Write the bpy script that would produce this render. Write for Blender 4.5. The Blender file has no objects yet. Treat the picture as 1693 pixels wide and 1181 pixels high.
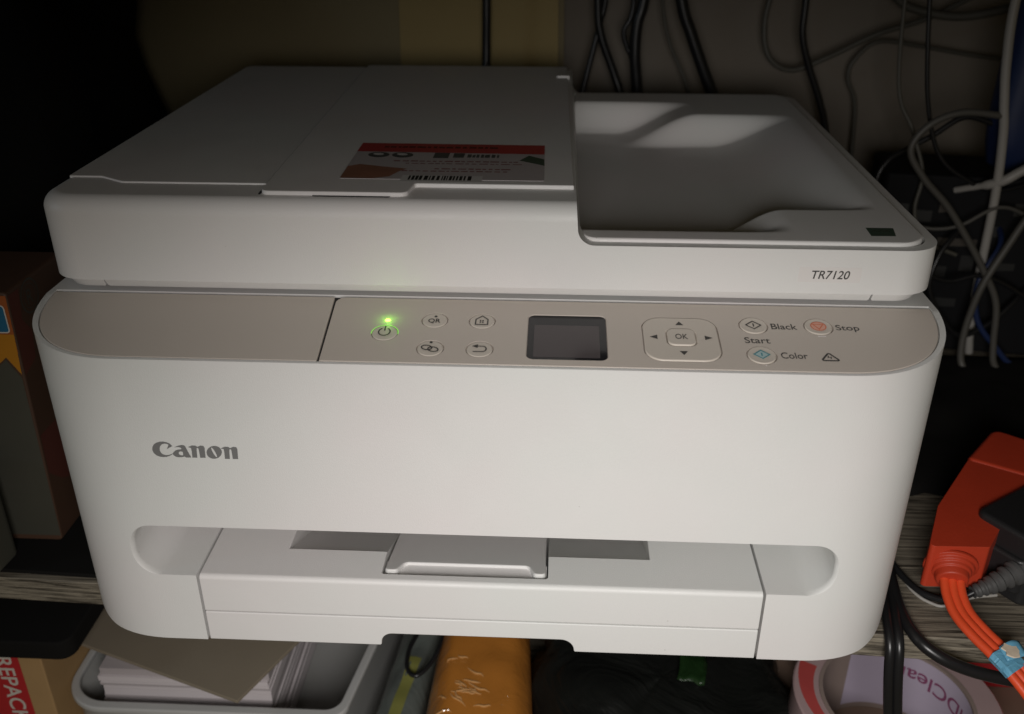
import bpy, bmesh, math, random
from mathutils import Vector, Matrix, noise
random.seed(7)
S = 0.001                       # everything below is measured in millimetres
PI = math.pi
sc = bpy.context.scene
COL = sc.collection

# ------------------------------------------------------------------ camera
cam_d = bpy.data.cameras.new('camera')
cam = bpy.data.objects.new('camera', cam_d); COL.objects.link(cam)
sc.camera = cam
pitch, yaw = 0.4732, -0.0493
fw = Vector((math.sin(yaw)*math.cos(pitch), math.cos(yaw)*math.cos(pitch), -math.sin(pitch)))
rt = Vector((math.cos(yaw), -math.sin(yaw), 0)); up = rt.cross(fw)
m = Matrix((rt, up, -fw)).transposed().to_4x4()
m.translation = Vector((29.9, -316.0, 309.0))*S
cam.matrix_world = m
cam_d.sensor_width = 36.0
cam_d.lens = 36.0*1564.3/1693.0
cam_d.clip_start = 0.01; cam_d.clip_end = 20
cam_d.dof.use_dof = True
cam_d.dof.focus_distance = 0.40
cam_d.dof.aperture_fstop = 11.0

# ------------------------------------------------------------------ world and lamps
w = bpy.data.worlds.new('World'); sc.world = w; w.use_nodes = True
w.node_tree.nodes['Background'].inputs[0].default_value = (1.0, 0.80, 0.40, 1)
w.node_tree.nodes['Background'].inputs[1].default_value = 0.046

def area(name, loc, target, sx, sy, power, color):
    l = bpy.data.lights.new(name, 'AREA'); l.shape = 'RECTANGLE'; l.size = sx; l.size_y = sy
    l.energy = power; l.color = color
    o = bpy.data.objects.new(name, l); COL.objects.link(o)
    o.location = loc
    d = Vector(target) - Vector(loc)
    o.rotation_euler = d.to_track_quat('-Z', 'Y').to_euler()
    return o
# a shaded lamp in the room in front of the shelf, aimed at the lower front of the printer
sl = bpy.data.lights.new('room_lamp', 'SPOT'); sl.energy = 9.0; sl.color = (1.0, 0.965, 0.935)
sl.spot_size = 2*0.84; sl.spot_blend = 1.0; sl.shadow_soft_size = 0.09
so = bpy.data.objects.new('room_lamp', sl); COL.objects.link(so)
so.location = (0.042, -0.425, 0.252)
so.rotation_euler = (Vector((0.075, 0, -0.12))-so.location).to_track_quat('-Z', 'Y').to_euler()
area('window_light', (-0.75, -0.20, 0.36), (0.15, 0.12, 0.12), 0.12, 0.12, 0.20, (0.62, 0.80, 1.0))

vs = sc.view_settings
vs.view_transform = 'Standard'; vs.look = 'None'; vs.exposure = 0.0; vs.gamma = 1.0
vs.use_curve_mapping = False
sc.cycles.use_denoising = True
sc.cycles.max_bounces = 8

# ------------------------------------------------------------------ materials
def nmat(name):
    m = bpy.data.materials.new(name); m.use_nodes = True
    nt = m.node_tree; b = nt.nodes['Principled BSDF']
    return m, nt, b
def N(nt, t, **kw):
    n = nt.nodes.new(t)
    for k, v in kw.items(): setattr(n, k, v)
    return n
def coords(nt, scale=(1, 1, 1), space='Object'):
    tc = N(nt, 'ShaderNodeTexCoord'); mp = N(nt, 'ShaderNodeMapping')
    mp.inputs['Scale'].default_value = scale
    nt.links.new(tc.outputs[space], mp.inputs['Vector'])
    return mp.outputs['Vector']
def plain(name, col, rough=0.5, var=0.06, scale=40, bump=0.0, bscale=2500, spec=0.5, metal=0, trans=0, coat=0, alpha=1, emit=None, estr=0):
    m, nt, b = nmat(name)
    v = coords(nt)
    n1 = N(nt, 'ShaderNodeTexNoise'); n1.inputs['Scale'].default_value = scale; n1.inputs['Detail'].default_value = 5
    nt.links.new(v, n1.inputs['Vector'])
    mx = N(nt, 'ShaderNodeMix', data_type='RGBA')
    mx.inputs['A'].default_value = (*[c*(1-var) for c in col], 1)
    mx.inputs['B'].default_value = (*[min(1, c*(1+var)) for c in col], 1)
    nt.links.new(n1.outputs['Fac'], mx.inputs['Factor'])
    nt.links.new(mx.outputs['Result'], b.inputs['Base Color'])
    b.inputs['Roughness'].default_value = rough
    b.inputs['Specular IOR Level'].default_value = spec
    b.inputs['Metallic'].default_value = metal
    b.inputs['Transmission Weight'].default_value = trans
    b.inputs['Coat Weight'].default_value = coat
    b.inputs['Alpha'].default_value = alpha
    if emit:
        b.inputs['Emission Color'].default_value = (*emit, 1); b.inputs['Emission Strength'].default_value = estr
    if bump:
        n2 = N(nt, 'ShaderNodeTexNoise'); n2.inputs['Scale'].default_value = bscale; n2.inputs['Detail'].default_value = 2
        nt.links.new(v, n2.inputs['Vector'])
        bp = N(nt, 'ShaderNodeBump'); bp.inputs['Strength'].default_value = bump; bp.inputs['Distance'].default_value = 0.0004
        nt.links.new(n2.outputs['Fac'], bp.inputs['Height']); nt.links.new(bp.outputs['Normal'], b.inputs['Normal'])
    return m
def wood(name, dark, light, direction='x'):
    m, nt, b = nmat(name)
    v = coords(nt, (9, 330, 330))
    n1 = N(nt, 'ShaderNodeTexNoise'); n1.inputs['Scale'].default_value = 2.2; n1.inputs['Detail'].default_value = 6; n1.inputs['Roughness'].default_value = 0.65
    n1.inputs['Distortion'].default_value = 0.7
    nt.links.new(v, n1.inputs['Vector'])
    r = N(nt, 'ShaderNodeValToRGB'); r.color_ramp.elements[0].position = 0.36; r.color_ramp.elements[1].position = 0.66
    r.color_ramp.elements[0].color = (*dark, 1); r.color_ramp.elements[1].color = (*light, 1)
    nt.links.new(n1.outputs['Fac'], r.inputs['Fac'])
    nt.links.new(r.outputs['Color'], b.inputs['Base Color'])
    b.inputs['Roughness'].default_value = 0.55
    bp = N(nt, 'ShaderNodeBump'); bp.inputs['Strength'].default_value = 0.5; bp.inputs['Distance'].default_value = 0.0006
    nt.links.new(n1.outputs['Fac'], bp.inputs['Height']); nt.links.new(bp.outputs['Normal'], b.inputs['Normal'])
    return m
def crinkle(name, col, rough, scale, strength, dist, coat=0.0, var=0.12, spec=0.5):
    m, nt, b = nmat(name)
    v = coords(nt)
    vo = N(nt, 'ShaderNodeTexNoise'); vo.inputs['Scale'].default_value = scale; vo.inputs['Detail'].default_value = 4; vo.inputs['Distortion'].default_value = 1.6
    nt.links.new(v, vo.inputs['Vector'])
    mx = N(nt, 'ShaderNodeMix', data_type='RGBA')
    mx.inputs['A'].default_value = (*[c*(1-var) for c in col], 1); mx.inputs['B'].default_value = (*[c*(1+var) for c in col], 1)
    nt.links.new(vo.outputs['Fac'], mx.inputs['Factor']); nt.links.new(mx.outputs['Result'], b.inputs['Base Color'])
    b.inputs['Roughness'].default_value = rough; b.inputs['Coat Weight'].default_value = coat; b.inputs['Coat Roughness'].default_value = 0.15
    b.inputs['Specular IOR Level'].default_value = spec
    bp = N(nt, 'ShaderNodeBump'); bp.inputs['Strength'].default_value = strength; bp.inputs['Distance'].default_value = dist
    nt.links.new(vo.outputs['Fac'], bp.inputs['Height'])
    if coat < 0.8: nt.links.new(bp.outputs['Normal'], b.inputs['Normal'])      # film: the colour below stays smooth, only the gloss crinkles
    if coat: nt.links.new(bp.outputs['Normal'], b.inputs['Coat Normal'])
    return m
M = {}
M['white'] = plain('printer_plastic', (0.775, 0.757, 0.74), 0.46, 0.025, 14, 0.12, 3800)
def plastic(name, ca, cb, rough):
    m, nt, b = nmat(name); v = coords(nt)
    n1 = N(nt, 'ShaderNodeTexNoise'); n1.inputs['Scale'].default_value = 9; n1.inputs['Detail'].default_value = 3; nt.links.new(v, n1.inputs['Vector'])
    mx = N(nt, 'ShaderNodeMix', data_type='RGBA'); mx.inputs['A'].default_value = (*ca, 1); mx.inputs['B'].default_value = (*cb, 1)
    rp_ = N(nt, 'ShaderNodeMapRange'); rp_.inputs['From Min'].default_value = 0.35; rp_.inputs['From Max'].default_value = 0.65
    nt.links.new(n1.outputs['Fac'], rp_.inputs['Value']); nt.links.new(rp_.outputs['Result'], mx.inputs['Factor'])
    # sparse dust specks
    vo = N(nt, 'ShaderNodeTexVoronoi'); vo.inputs['Scale'].default_value = 95; nt.links.new(v, vo.inputs['Vector'])
    sp = N(nt, 'ShaderNodeMath', operation='LESS_THAN'); sp.inputs[1].default_value = 0.035; nt.links.new(vo.outputs['Distance'], sp.inputs[0])
    pk = N(nt, 'ShaderNodeSeparateColor'); nt.links.new(vo.outputs['Color'], pk.inputs['Color'])
    th = N(nt, 'ShaderNodeMath', operation='GREATER_THAN'); th.inputs[1].default_value = 0.80; nt.links.new(pk.outputs['Red'], th.inputs[0])
    mu = N(nt, 'ShaderNodeMath', operation='MULTIPLY'); nt.links.new(sp.outputs[0], mu.inputs[0]); nt.links.new(th.outputs[0], mu.inputs[1])
    m3 = N(nt, 'ShaderNodeMath', operation='MULTIPLY'); m3.inputs[1].default_value = 0.35; nt.links.new(mu.outputs[0], m3.inputs[0])
    m2 = N(nt, 'ShaderNodeMix', data_type='RGBA'); m2.inputs['B'].default_value = (0.30, 0.27, 0.24, 1)
    nt.links.new(m3.outputs[0], m2.inputs['Factor']); nt.links.new(mx.outputs['Result'], m2.inputs['A']); nt.links.new(m2.outputs['Result'], b.inputs['Base Color'])
    # smudges in the gloss
    n2 = N(nt, 'ShaderNodeTexNoise'); n2.inputs['Scale'].default_value = 26; n2.inputs['Detail'].default_value = 6; n2.inputs['Distortion'].default_value = 1.0; nt.links.new(v, n2.inputs['Vector'])
    r2 = N(nt, 'ShaderNodeMapRange'); r2.inputs['From Min'].default_value = 0.35; r2.inputs['From Max'].default_value = 0.7; r2.inputs['To Min'].default_value = rough-0.08; r2.inputs['To Max'].default_value = rough+0.12
    nt.links.new(n2.outputs['Fac'], r2.inputs['Value']); nt.links.new(r2.outputs['Result'], b.inputs['Roughness'])
    n3 = N(nt, 'ShaderNodeTexNoise'); n3.inputs['Scale'].default_value = 2600; n3.inputs['Detail'].default_value = 2; nt.links.new(v, n3.inputs['Vector'])
    bp = N(nt, 'ShaderNodeBump'); bp.inputs['Strength'].default_value = 0.35; bp.inputs['Distance'].default_value = 0.0003
    nt.links.new(n3.outputs['Fac'], bp.inputs['Height']); nt.links.new(bp.outputs['Normal'], b.inputs['Normal'])
    return m
M['white'] = plastic('printer_plastic', (0.785, 0.752, 0.748), (0.760, 0.768, 0.752), 0.46)
M['panel'] = plain('panel_plastic', (0.655, 0.59, 0.53), 0.42, 0.025, 14, 0.10, 3800)
M['button'] = plain('button_plastic', (0.68, 0.62, 0.55), 0.38, 0.02, 20)
M['inner'] = plain('inner_plastic', (0.50, 0.50, 0.49), 0.5, 0.03, 20)
M['gap'] = plain('gap_dark', (0.02, 0.02, 0.02), 0.8)
M['ink'] = plain('grey_ink', (0.055, 0.052, 0.05), 0.6, 0.05)
M['logo'] = plain('logo_grey', (0.20, 0.20, 0.20), 0.45, 0.04)
M['cyan'] = plain('cyan_ink', (0.06, 0.30, 0.36), 0.5)
M['cyanpale'] = plain('pale_cyan_ink', (0.46, 0.62, 0.64), 0.5)
M['orangeink'] = plain('orange_ink', (0.75, 0.20, 0.10), 0.5)
M['salmon'] = plain('salmon_ink', (0.85, 0.45, 0.34), 0.5)
M['glass'] = plain('screen_glass', (0.014, 0.014, 0.017), 0.12, 0.03, 20, spec=0.5)
M['lcd'] = plain('screen_lcd', (0.075, 0.062, 0.066), 0.22, 0.04, 60)
M['led'] = plain('led_green', (0.3, 0.9, 0.1), 0.3, emit=(0.36, 1.0, 0.05), estr=9)
M['ledring'] = plain('light_pipe', (0.35, 0.8, 0.15), 0.3, emit=(0.25, 1.0, 0.04), estr=0.55)
M['lampbar'] = plain('status_bar', (0.92, 0.86, 0.84), 0.3)
M['clear'] = plain('clear_label', (0.79, 0.765, 0.75), 0.16, 0.02)
M['stick'] = plain('sticker_grey', (0.50, 0.46, 0.47), 0.32, 0.06, 60)
M['stickred'] = plain('sticker_red', (0.42, 0.035, 0.042), 0.35, 0.1, 60)
M['stickskin'] = plain('sticker_brown', (0.30, 0.135, 0.09), 0.35, 0.35, 70)
M['stickdark'] = plain('sticker_dark', (0.07, 0.075, 0.075), 0.4, 0.2, 90)
M['stickgreen'] = plain('sticker_green', (0.05, 0.085, 0.06), 0.4, 0.3, 90)
M['sticktext'] = plain('sticker_text', (0.26, 0.10, 0.10), 0.4, 0.1, 90)
M['stickpale'] = plain('sticker_pale', (0.62, 0.61, 0.60), 0.4, 0.05)
M['black'] = plain('black_ink', (0.012, 0.012, 0.012), 0.5)
M['wood'] = wood('shelf_wood', (0.028, 0.022, 0.016), (0.33, 0.29, 0.225))
M['wall'] = plain('wall_paint', (0.19, 0.165, 0.135), 0.85, 0.22, 7, 0.25, 60)
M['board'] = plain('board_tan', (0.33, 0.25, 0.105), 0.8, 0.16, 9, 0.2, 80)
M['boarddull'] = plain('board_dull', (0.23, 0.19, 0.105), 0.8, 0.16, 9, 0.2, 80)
M['kraft'] = plain('kraft_board', (0.25, 0.21, 0.155), 0.7, 0.10, 25, 0.2, 900)
M['kraftedge'] = plain('kraft_edge', (0.45, 0.40, 0.30), 0.8, 0.1)
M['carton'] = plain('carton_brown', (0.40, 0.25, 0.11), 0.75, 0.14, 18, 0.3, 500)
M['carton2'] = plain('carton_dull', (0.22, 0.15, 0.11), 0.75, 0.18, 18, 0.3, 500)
M['paper'] = plain('paper_white', (0.62, 0.57, 0.585), 0.8, 0.06, 12)
M['paper2'] = plain('paper_grey', (0.42, 0.38, 0.39), 0.8, 0.08, 12)
M['red'] = plain('red_print', (0.45, 0.02, 0.025), 0.5, 0.12)
M['offwhite'] = plain('offwhite_print', (0.60, 0.56, 0.50), 0.6)
M['bin'] = plain('bin_plastic', (0.62, 0.62, 0.60), 0.30, 0.06, 15, 0.3, 40, trans=0.5)
M['binrim'] = plain('bin_rim', (0.56, 0.56, 0.55), 0.3, 0.05, 20, trans=0.2)
M['sleeve'] = crinkle('sleeve_plastic', (0.11, 0.125, 0.115), 0.28, 22, 0.5, 0.003, 0.3)
M['yellowgreen'] = plain('yellow_green_print', (0.20, 0.20, 0.055), 0.4, 0.2, 50)
M['mailer'] = crinkle('mailer_wrap', (0.50, 0.19, 0.03), 0.45, 60, 1.0, 0.004, 1.0, 0.06)
M['film'] = plain('clear_film', (0.55, 0.30, 0.12), 0.14, 0.2, 90, spec=0.9, coat=0.6)
M['bag'] = crinkle('black_bag', (0.010, 0.011, 0.010), 0.34, 14, 0.8, 0.008, 0.0, 0.2)
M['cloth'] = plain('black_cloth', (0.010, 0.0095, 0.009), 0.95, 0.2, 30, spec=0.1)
M['navy'] = plain('navy_plastic', (0.012, 0.025, 0.085), 0.5)
M['green'] = crinkle('green_film', (0.011, 0.032, 0.009), 0.3, 60, 0.6, 0.002, 0.2, 0.3)
M['cable'] = plain('cable_black', (0.012, 0.012, 0.013), 0.32, 0.1)
M['cablegrey'] = plain('cable_grey', (0.085, 0.08, 0.07), 0.5, 0.1)
M['cabledim'] = plain('cable_dim', (0.085, 0.08, 0.065), 0.5, 0.1)
M['cablewhite'] = plain('cable_white', (0.36, 0.345, 0.32), 0.45, 0.06)
M['adapter'] = plain('adapter_black', (0.016, 0.016, 0.017), 0.4, 0.1, 60, 0.2, 1800)
M['relief'] = plain('relief_grey', (0.075, 0.075, 0.075), 0.5, 0.1)
M['socket'] = plain('socket_vinyl', (0.46, 0.042, 0.015), 0.5, 0.12, 45, 0.2, 600)
M['orange'] = plain('orange_vinyl', (0.70, 0.075, 0.022), 0.42, 0.10, 45, 0.12, 700)
M['bluetape'] = crinkle('blue_tape', (0.13, 0.36, 0.52), 0.45, 130, 0.6, 0.001, 0.1, 0.2)
M['tapepaper'] = plain('torn_paper', (0.66, 0.56, 0.44), 0.8, 0.2, 160, 0.5, 500)
M['tape'] = plain('clear_tape', (0.58, 0.42, 0.42), 0.18, 0.14, 35, trans=0.25, coat=0.4)
M['tapered'] = plain('tape_red', (0.46, 0.075, 0.07), 0.25, 0.25, 30)
M['core'] = plain('core_card', (0.26, 0.20, 0.175), 0.75, 0.1, 30)
M['lilac'] = plain('lilac_paper', (0.46, 0.40, 0.50), 0.6, 0.05, 30)
M['magenta'] = plain('magenta_print', (0.22, 0.055, 0.13), 0.6)
M['bluelabel'] = plain('blue_label', (0.015, 0.13, 0.24), 0.5, 0.15)
M['amber'] = plain('amber_print', (0.46, 0.19, 0.012), 0.5, 0.12)
M['orangeprint'] = plain('orange_print', (0.34, 0.09, 0.02), 0.5, 0.15)
M['greyprint'] = plain('grey_print', (0.062, 0.06, 0.046), 0.6, 0.2, 30)
M['brownprint'] = plain('brown_print', (0.075, 0.038, 0.022), 0.6, 0.25, 20)
M['redbrown'] = plain('redbrown_print', (0.11, 0.032, 0.022), 0.6, 0.2, 20)
M['device'] = plain('device_black', (0.005, 0.005, 0.006), 0.7, 0.1, spec=0.25)
M['port'] = plain('port_grey', (0.026, 0.026, 0.025), 0.45, 0.2)
M['portlight'] = plain('port_pale', (0.07, 0.06, 0.05), 0.45, 0.2)

# ------------------------------------------------------------------ geometry helpers
def mk(name, verts, faces, mat, parent=None):
    me = bpy.data.meshes.new(name)
    me.from_pydata([(v[0]*S, v[1]*S, v[2]*S) for v in verts], [], faces)
    bm = bmesh.new(); bm.from_mesh(me)
    bmesh.ops.recalc_face_normals(bm, faces=bm.faces); bm.to_mesh(me); bm.free()
    o = bpy.data.objects.new(name, me); COL.objects.link(o)
    if mat: me.materials.append(M[mat])
    o.parent = parent
    shade(o)
    return o
def shade(o, ang=38):
    me = o.data
    for p in me.polygons: p.use_smooth = True
    me.set_sharp_from_angle(angle=math.radians(ang))
def rpoly(pts, seg=10):
    """polygon with a fillet radius per corner: (x, y, r)"""
    out = []; n = len(pts)
    for i in range(n):
        a = Vector(pts[i-1][:2]); b = Vector(pts[i][:2]); c = Vector(pts[(i+1) % n][:2]); r = pts[i][2] if len(pts[i]) > 2 else 0
        if r == 0: out.append((b.x, b.y)); continue
        u = (a-b).normalized(); v = (c-b).normalized()
        if r < 0:                       # soft moulded corner (superellipse), for right angles
            A = -r*1.2; e = 2/2.35
            for k in range(seg+1):
                t = PI/2*k/seg
                out.append(tuple(b+u*(A-A*math.sin(t)**e)+v*(A-A*max(0.0, math.cos(t))**e)))
            # runs from the side towards a (t = 0) to the side towards c (t = 90 degrees)
            continue
        ang = math.acos(max(-1, min(1, u.dot(v))))
        t = r/math.tan(ang/2); p0 = b+u*t; p1 = b+v*t
        ctr = b+(u+v).normalized()*(r/math.sin(ang/2))
        a0 = math.atan2(p0.y-ctr.y, p0.x-ctr.x); a1 = math.atan2(p1.y-ctr.y, p1.x-ctr.x)
        d = (a1-a0+PI) % (2*PI)-PI
        for k in range(seg+1):
            an = a0+d*k/seg; out.append((ctr.x+r*math.cos(an), ctr.y+r*math.sin(an)))
    return out
def rrect(x0, x1, y0, y1, r, seg=8):
    return rpoly([(x0, y0, r), (x1, y0, r), (x1, y1, r), (x0, y1, r)], seg)
def prism(name, pts, lo, hi, plane='xy', mat=None, parent=None):
    """extrude a 2-D outline; lo / hi may be functions of the 2-D point"""
    f = {'xy': lambda a, b, h: (a, b, h), 'xz': lambda a, b, h: (a, h, b), 'yz': lambda a, b, h: (h, a, b)}[plane]
    L = lo if callable(lo) else (lambda a, b: lo); H = hi if callable(hi) else (lambda a, b: hi)
    n = len(pts)
    v = [f(a, b, L(a, b)) for a, b in pts]+[f(a, b, H(a, b)) for a, b in pts]
    fc = [tuple(range(n))[::-1], tuple(range(n, 2*n))]+[(i, (i+1) % n, n+(i+1) % n, n+i) for i in range(n)]
    return mk(name, v, fc, mat, parent)
def box(name, x0, x1, y0, y1, z0, z1, mat=None, parent=None):
    return prism(name, [(x0, y0), (x1, y0), (x1, y1), (x0, y1)], z0, z1, 'xy', mat, parent)
def boolean(a, b, op):
    par = a.parent; a.parent = None      # cut in world space
    md = a.modifiers.new('b', 'BOOLEAN'); md.operation = op; md.object = b; md.solver = 'EXACT'
    dg = bpy.context.evaluated_depsgraph_get(); dg.update()
    me = bpy.data.meshes.new_from_object(a.evaluated_get(dg))
    a.modifiers.clear(); old = a.data; a.data = me; bpy.data.meshes.remove(old)
    bm_ = b.data; bpy.data.objects.remove(b); bpy.data.meshes.remove(bm_)
    a.parent = par
    return a
def bevel(o, wdt, seg=3, ang=35):
    for p in o.data.polygons: p.use_smooth = True
    for e_ in o.data.edges: e_.use_edge_sharp = False
    md = o.modifiers.new('bevel', 'BEVEL'); md.width = wdt*S; md.segments = seg; md.limit_method = 'ANGLE'
    md.angle_limit = math.radians(ang); md.harden_normals = False; md.use_clamp_overlap = True
    wn = o.modifiers.new('wn', 'WEIGHTED_NORMAL'); wn.mode = 'FACE_AREA'; wn.weight = 90; wn.keep_sharp = False
    dg = bpy.context.evaluated_depsgraph_get(); dg.update()
    me = bpy.data.meshes.new_from_object(o.evaluated_get(dg))
    o.modifiers.clear(); old = o.data; o.data = me; bpy.data.meshes.remove(old)
    for p in me.polygons: p.use_smooth = True
    return o
def catmull(pts, per=10):
    P = [Vector(p) for p in pts]; out = []
    for i in range(len(P)-1):
        p0 = P[i-1] if i else P[0]*2-P[1]; p1 = P[i]; p2 = P[i+1]; p3 = P[i+2] if i+2 < len(P) else P[-1]*2-P[-2]
        for k in range(per):
            t = k/per
            out.append(0.5*((2*p1)+(p2-p0)*t+(2*p0-5*p1+4*p2-p3)*t*t+(3*p1-p0-3*p2+p3)*t**3))
    out.append(P[-1]); return out
def tube_vf(pts, rad, per=10, seg=10, off=None, closed_ends=True, twist=None):
    """verts / faces of a tube along a smooth path; off = (side, lift) shifts it beside the path"""
    path = catmull(pts, per); n = len(path); v = []; f = []
    prev = None
    for i, p in enumerate(path):
        t = (path[min(i+1, n-1)]-path[max(i-1, 0)]).normalized()
        if prev is None:
            ref = Vector((0, 0, 1)) if abs(t.z) < 0.9 else Vector((0, 1, 0))
            a = t.cross(ref).normalized()
        else:
            a = (prev-t*prev.dot(t)).normalized()
        prev = a; b = t.cross(a)
        q = p if off is None else p+a*off[0]+b*off[1]
        r = rad(i/(n-1)) if callable(rad) else rad
        for k in range(seg):
            an = 2*PI*k/seg; v.append(q+a*(math.cos(an)*r)+b*(math.sin(an)*r))
    for i in range(n-1):
        for k in range(seg):
            f.append((i*seg+k, i*seg+(k+1) % seg, (i+1)*seg+(k+1) % seg, (i+1)*seg+k))
    if closed_ends:
        f.append(tuple(range(seg))[::-1]); f.append(tuple(range((n-1)*seg, n*seg)))
    return v, f
def tube(name, pts, rad, mat, parent=None, per=10, seg=10):
    v, f = tube_vf(pts, rad, per, seg); return mk(name, v, f, mat, parent)
def multi(name, parts, mat, parent=None):
    v = []; f = []
    for pv, pf in parts:
        o = len(v); v += list(pv); f += [tuple(i+o for i in q) for q in pf]
    return mk(name, v, f, mat, parent)
# flat print: 2-D strokes and fills placed on a surface through a map (u, v) -> (x, y, z)
def stroke(pts, wd, closed=False):
    P = [Vector(p) for p in pts]; n = len(P); L = []; R = []
    for i in range(n):
        if closed: a, c = P[i-1], P[(i+1) % n]
        else: a, c = P[max(i-1, 0)], P[min(i+1, n-1)]
        b = P[i]
        d1 = (b-a).normalized() if (b-a).length > 1e-9 else (c-b).normalized()
        d2 = (c-b).normalized() if (c-b).length > 1e-9 else d1
        n1 = Vector((-d1.y, d1.x)); n2 = Vector((-d2.y, d2.x)); mm = (n1+n2)
        mm = mm.normalized() if mm.length > 1e-6 else n1
        k = wd/2/max(0.45, mm.dot(n1)); L.append(b+mm*k); R.append(b-mm*k)
    v = L+R; f = []
    for i in range(n if closed else n-1):
        j = (i+1) % n; f.append((i, j, n+j, n+i))
    return [tuple(q) for q in v], f
def fill(pts): return list(pts), [tuple(range(len(pts)))]
def arc(cx, cy, rx, ry, a0, a1, n=24):
    return [(cx+rx*math.cos(math.radians(a0+(a1-a0)*k/n)), cy+ry*math.sin(math.radians(a0+(a1-a0)*k/n))) for k in range(n+1)]
def circle(cx, cy, r, n=28): return arc(cx, cy, r, r, 0, 360, n)[:-1]
def printed(name, parts, mp, mat, parent):
    v = []; f = []
    for pv, pf in parts:
        o = len(v); v += [mp(*q) for q in pv]; f += [tuple(i+o for i in q) for q in pf]
    me = bpy.data.meshes.new(name); me.from_pydata([(a*S, b*S, c*S) for a, b, c in v], [], f)
    o = bpy.data.objects.new(name, me); COL.objects.link(o); me.materials.append(M[mat]); o.parent = parent
    return o
def text_vf(s, width=None, height=None, x=0, y=0, shear=0.0, bold=0.0, sub=0):
    """2-D triangles of a word, lower-left corner at (x, y), fitted to width / cap height"""
    cu = bpy.data.curves.new('t', 'FONT'); cu.body = s; cu.shear = shear; cu.offset = bold; cu.resolution_u = 6
    o = bpy.data.objects.new('t', cu); COL.objects.link(o)
    dg = bpy.context.evaluated_depsgraph_get(); dg.update()
    me = bpy.data.meshes.new_from_object(o.evaluated_get(dg))
    bpy.data.objects.remove(o); bpy.data.curves.remove(cu)
    if sub:
        bm = bmesh.new(); bm.from_mesh(me)
        bmesh.ops.triangulate(bm, faces=bm.faces); bmesh.ops.subdivide_edges(bm, edges=bm.edges, cuts=sub, use_grid_fill=True); bm.to_mesh(me); bm.free()
    V = [v.co.copy() for v in me.vertices]; F = [tuple(p.vertices) for p in me.polygons]; bpy.data.meshes.remove(me)
    x0 = min(v.x for v in V); x1 = max(v.x for v in V); y0 = min(v.y for v in V); y1 = max(v.y for v in V)
    kx = width/(x1-x0) if width else None; ky = height/(y1-y0) if height else kx
    kx = kx or ky
    return [(x+(v.x-x0)*kx, y+(v.y-y0)*ky) for v in V], F
def empty(name, loc):
    o = bpy.data.objects.new(name, None); COL.objects.link(o); o.location = Vector(loc)*S; o.empty_display_size = 0.02
    return o
def tag(o, label=None, cat=None, group=None, kind=None):
    if label: o['label'] = label
    if cat: o['category'] = cat
    if group: o['group'] = group
    if kind: o['kind'] = kind
    return o
def lathe_vf(profile, ctr, axis_pts=None, seg=40):
    v = []; f = []; n = len(profile)
    for k in range(seg):
        an = 2*PI*k/seg
        for r, z in profile: v.append((ctr[0]+r*math.cos(an), ctr[1]+r*math.sin(an), ctr[2]+z))
    for k in range(seg):
        for i in range(n-1):
            f.append((k*n+i, ((k+1) % seg)*n+i, ((k+1) % seg)*n+i+1, k*n+i+1))
    return v, f
def sst(t):
    t = max(0.0, min(1.0, t)); return t*t*(3-2*t)

# ------------------------------------------------------------------ setting: shelf boards, an added light-blocking board and wall
SH = math.radians(-2.5)
def rotp(x, y, a=SH, cx=0, cy=30):
    return (cx+(x-cx)*math.cos(a)-(y-cy)*math.sin(a), cy+(x-cx)*math.sin(a)+(y-cy)*math.cos(a))
def board(name, y0, y1, z0, z1, xw=620):
    o = prism(name, [rotp(-xw, y0), rotp(xw, y0), rotp(xw, y1), rotp(-xw, y1)], z0, z1, 'xy', 'wood')
    bevel(o, 0.8, 2); return tag(o, kind='structure')
board('shelf', 30.5, 455, -18, -4)
board('lower_shelf', 20, 455, -184, -170)
board('overhead_blocker', -20, 455, 336, 352)  # unseen board added overhead to cut the ambient light towards the back
tag(box('wall', -900, 900, 460, 475, -184, 900, 'wall'), kind='structure')

# ------------------------------------------------------------------ the printer
PR = empty('printer', (0, 170, -4))
tag(PR, 'white inkjet printer with document feeder standing on the shelf', 'printer')
W = 374.0
def pz(y): return 142.3+0.149*y            # slope of the control panel
outline = rpoly([(-W/2, 0, -40), (W/2, 0, -40), (W/2, 345, 16), (-W/2, 345, 16)], 40)
body = prism('body_shell', outline, -1, 165, 'xy', 'white')
boolean(body, prism('c', rpoly([(-W/2-4, 0, 24), (W/2+4, 0, 24), (W/2+4, 180), (-W/2-4, 180)], 24), -20, 380, 'xz'), 'INTERSECT')
boolean(body, prism('c', [(-20, pz(-20)), (46, pz(46)), (380, pz(46)), (380, 200), (-20, 200)], -300, 300, 'yz'), 'DIFFERENCE')
# sunken bed for the two panel plates
inset = 2.6
pin = rpoly([(-W/2+inset, inset-1.2, -37.8), (W/2-inset, inset-1.2, -37.8), (W/2-inset, 50), (-W/2+inset, 50)], 40)
boolean(body, prism('c', pin, lambda a, b: pz(b)-1.6, 200, 'xy'), 'DIFFERENCE')
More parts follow.
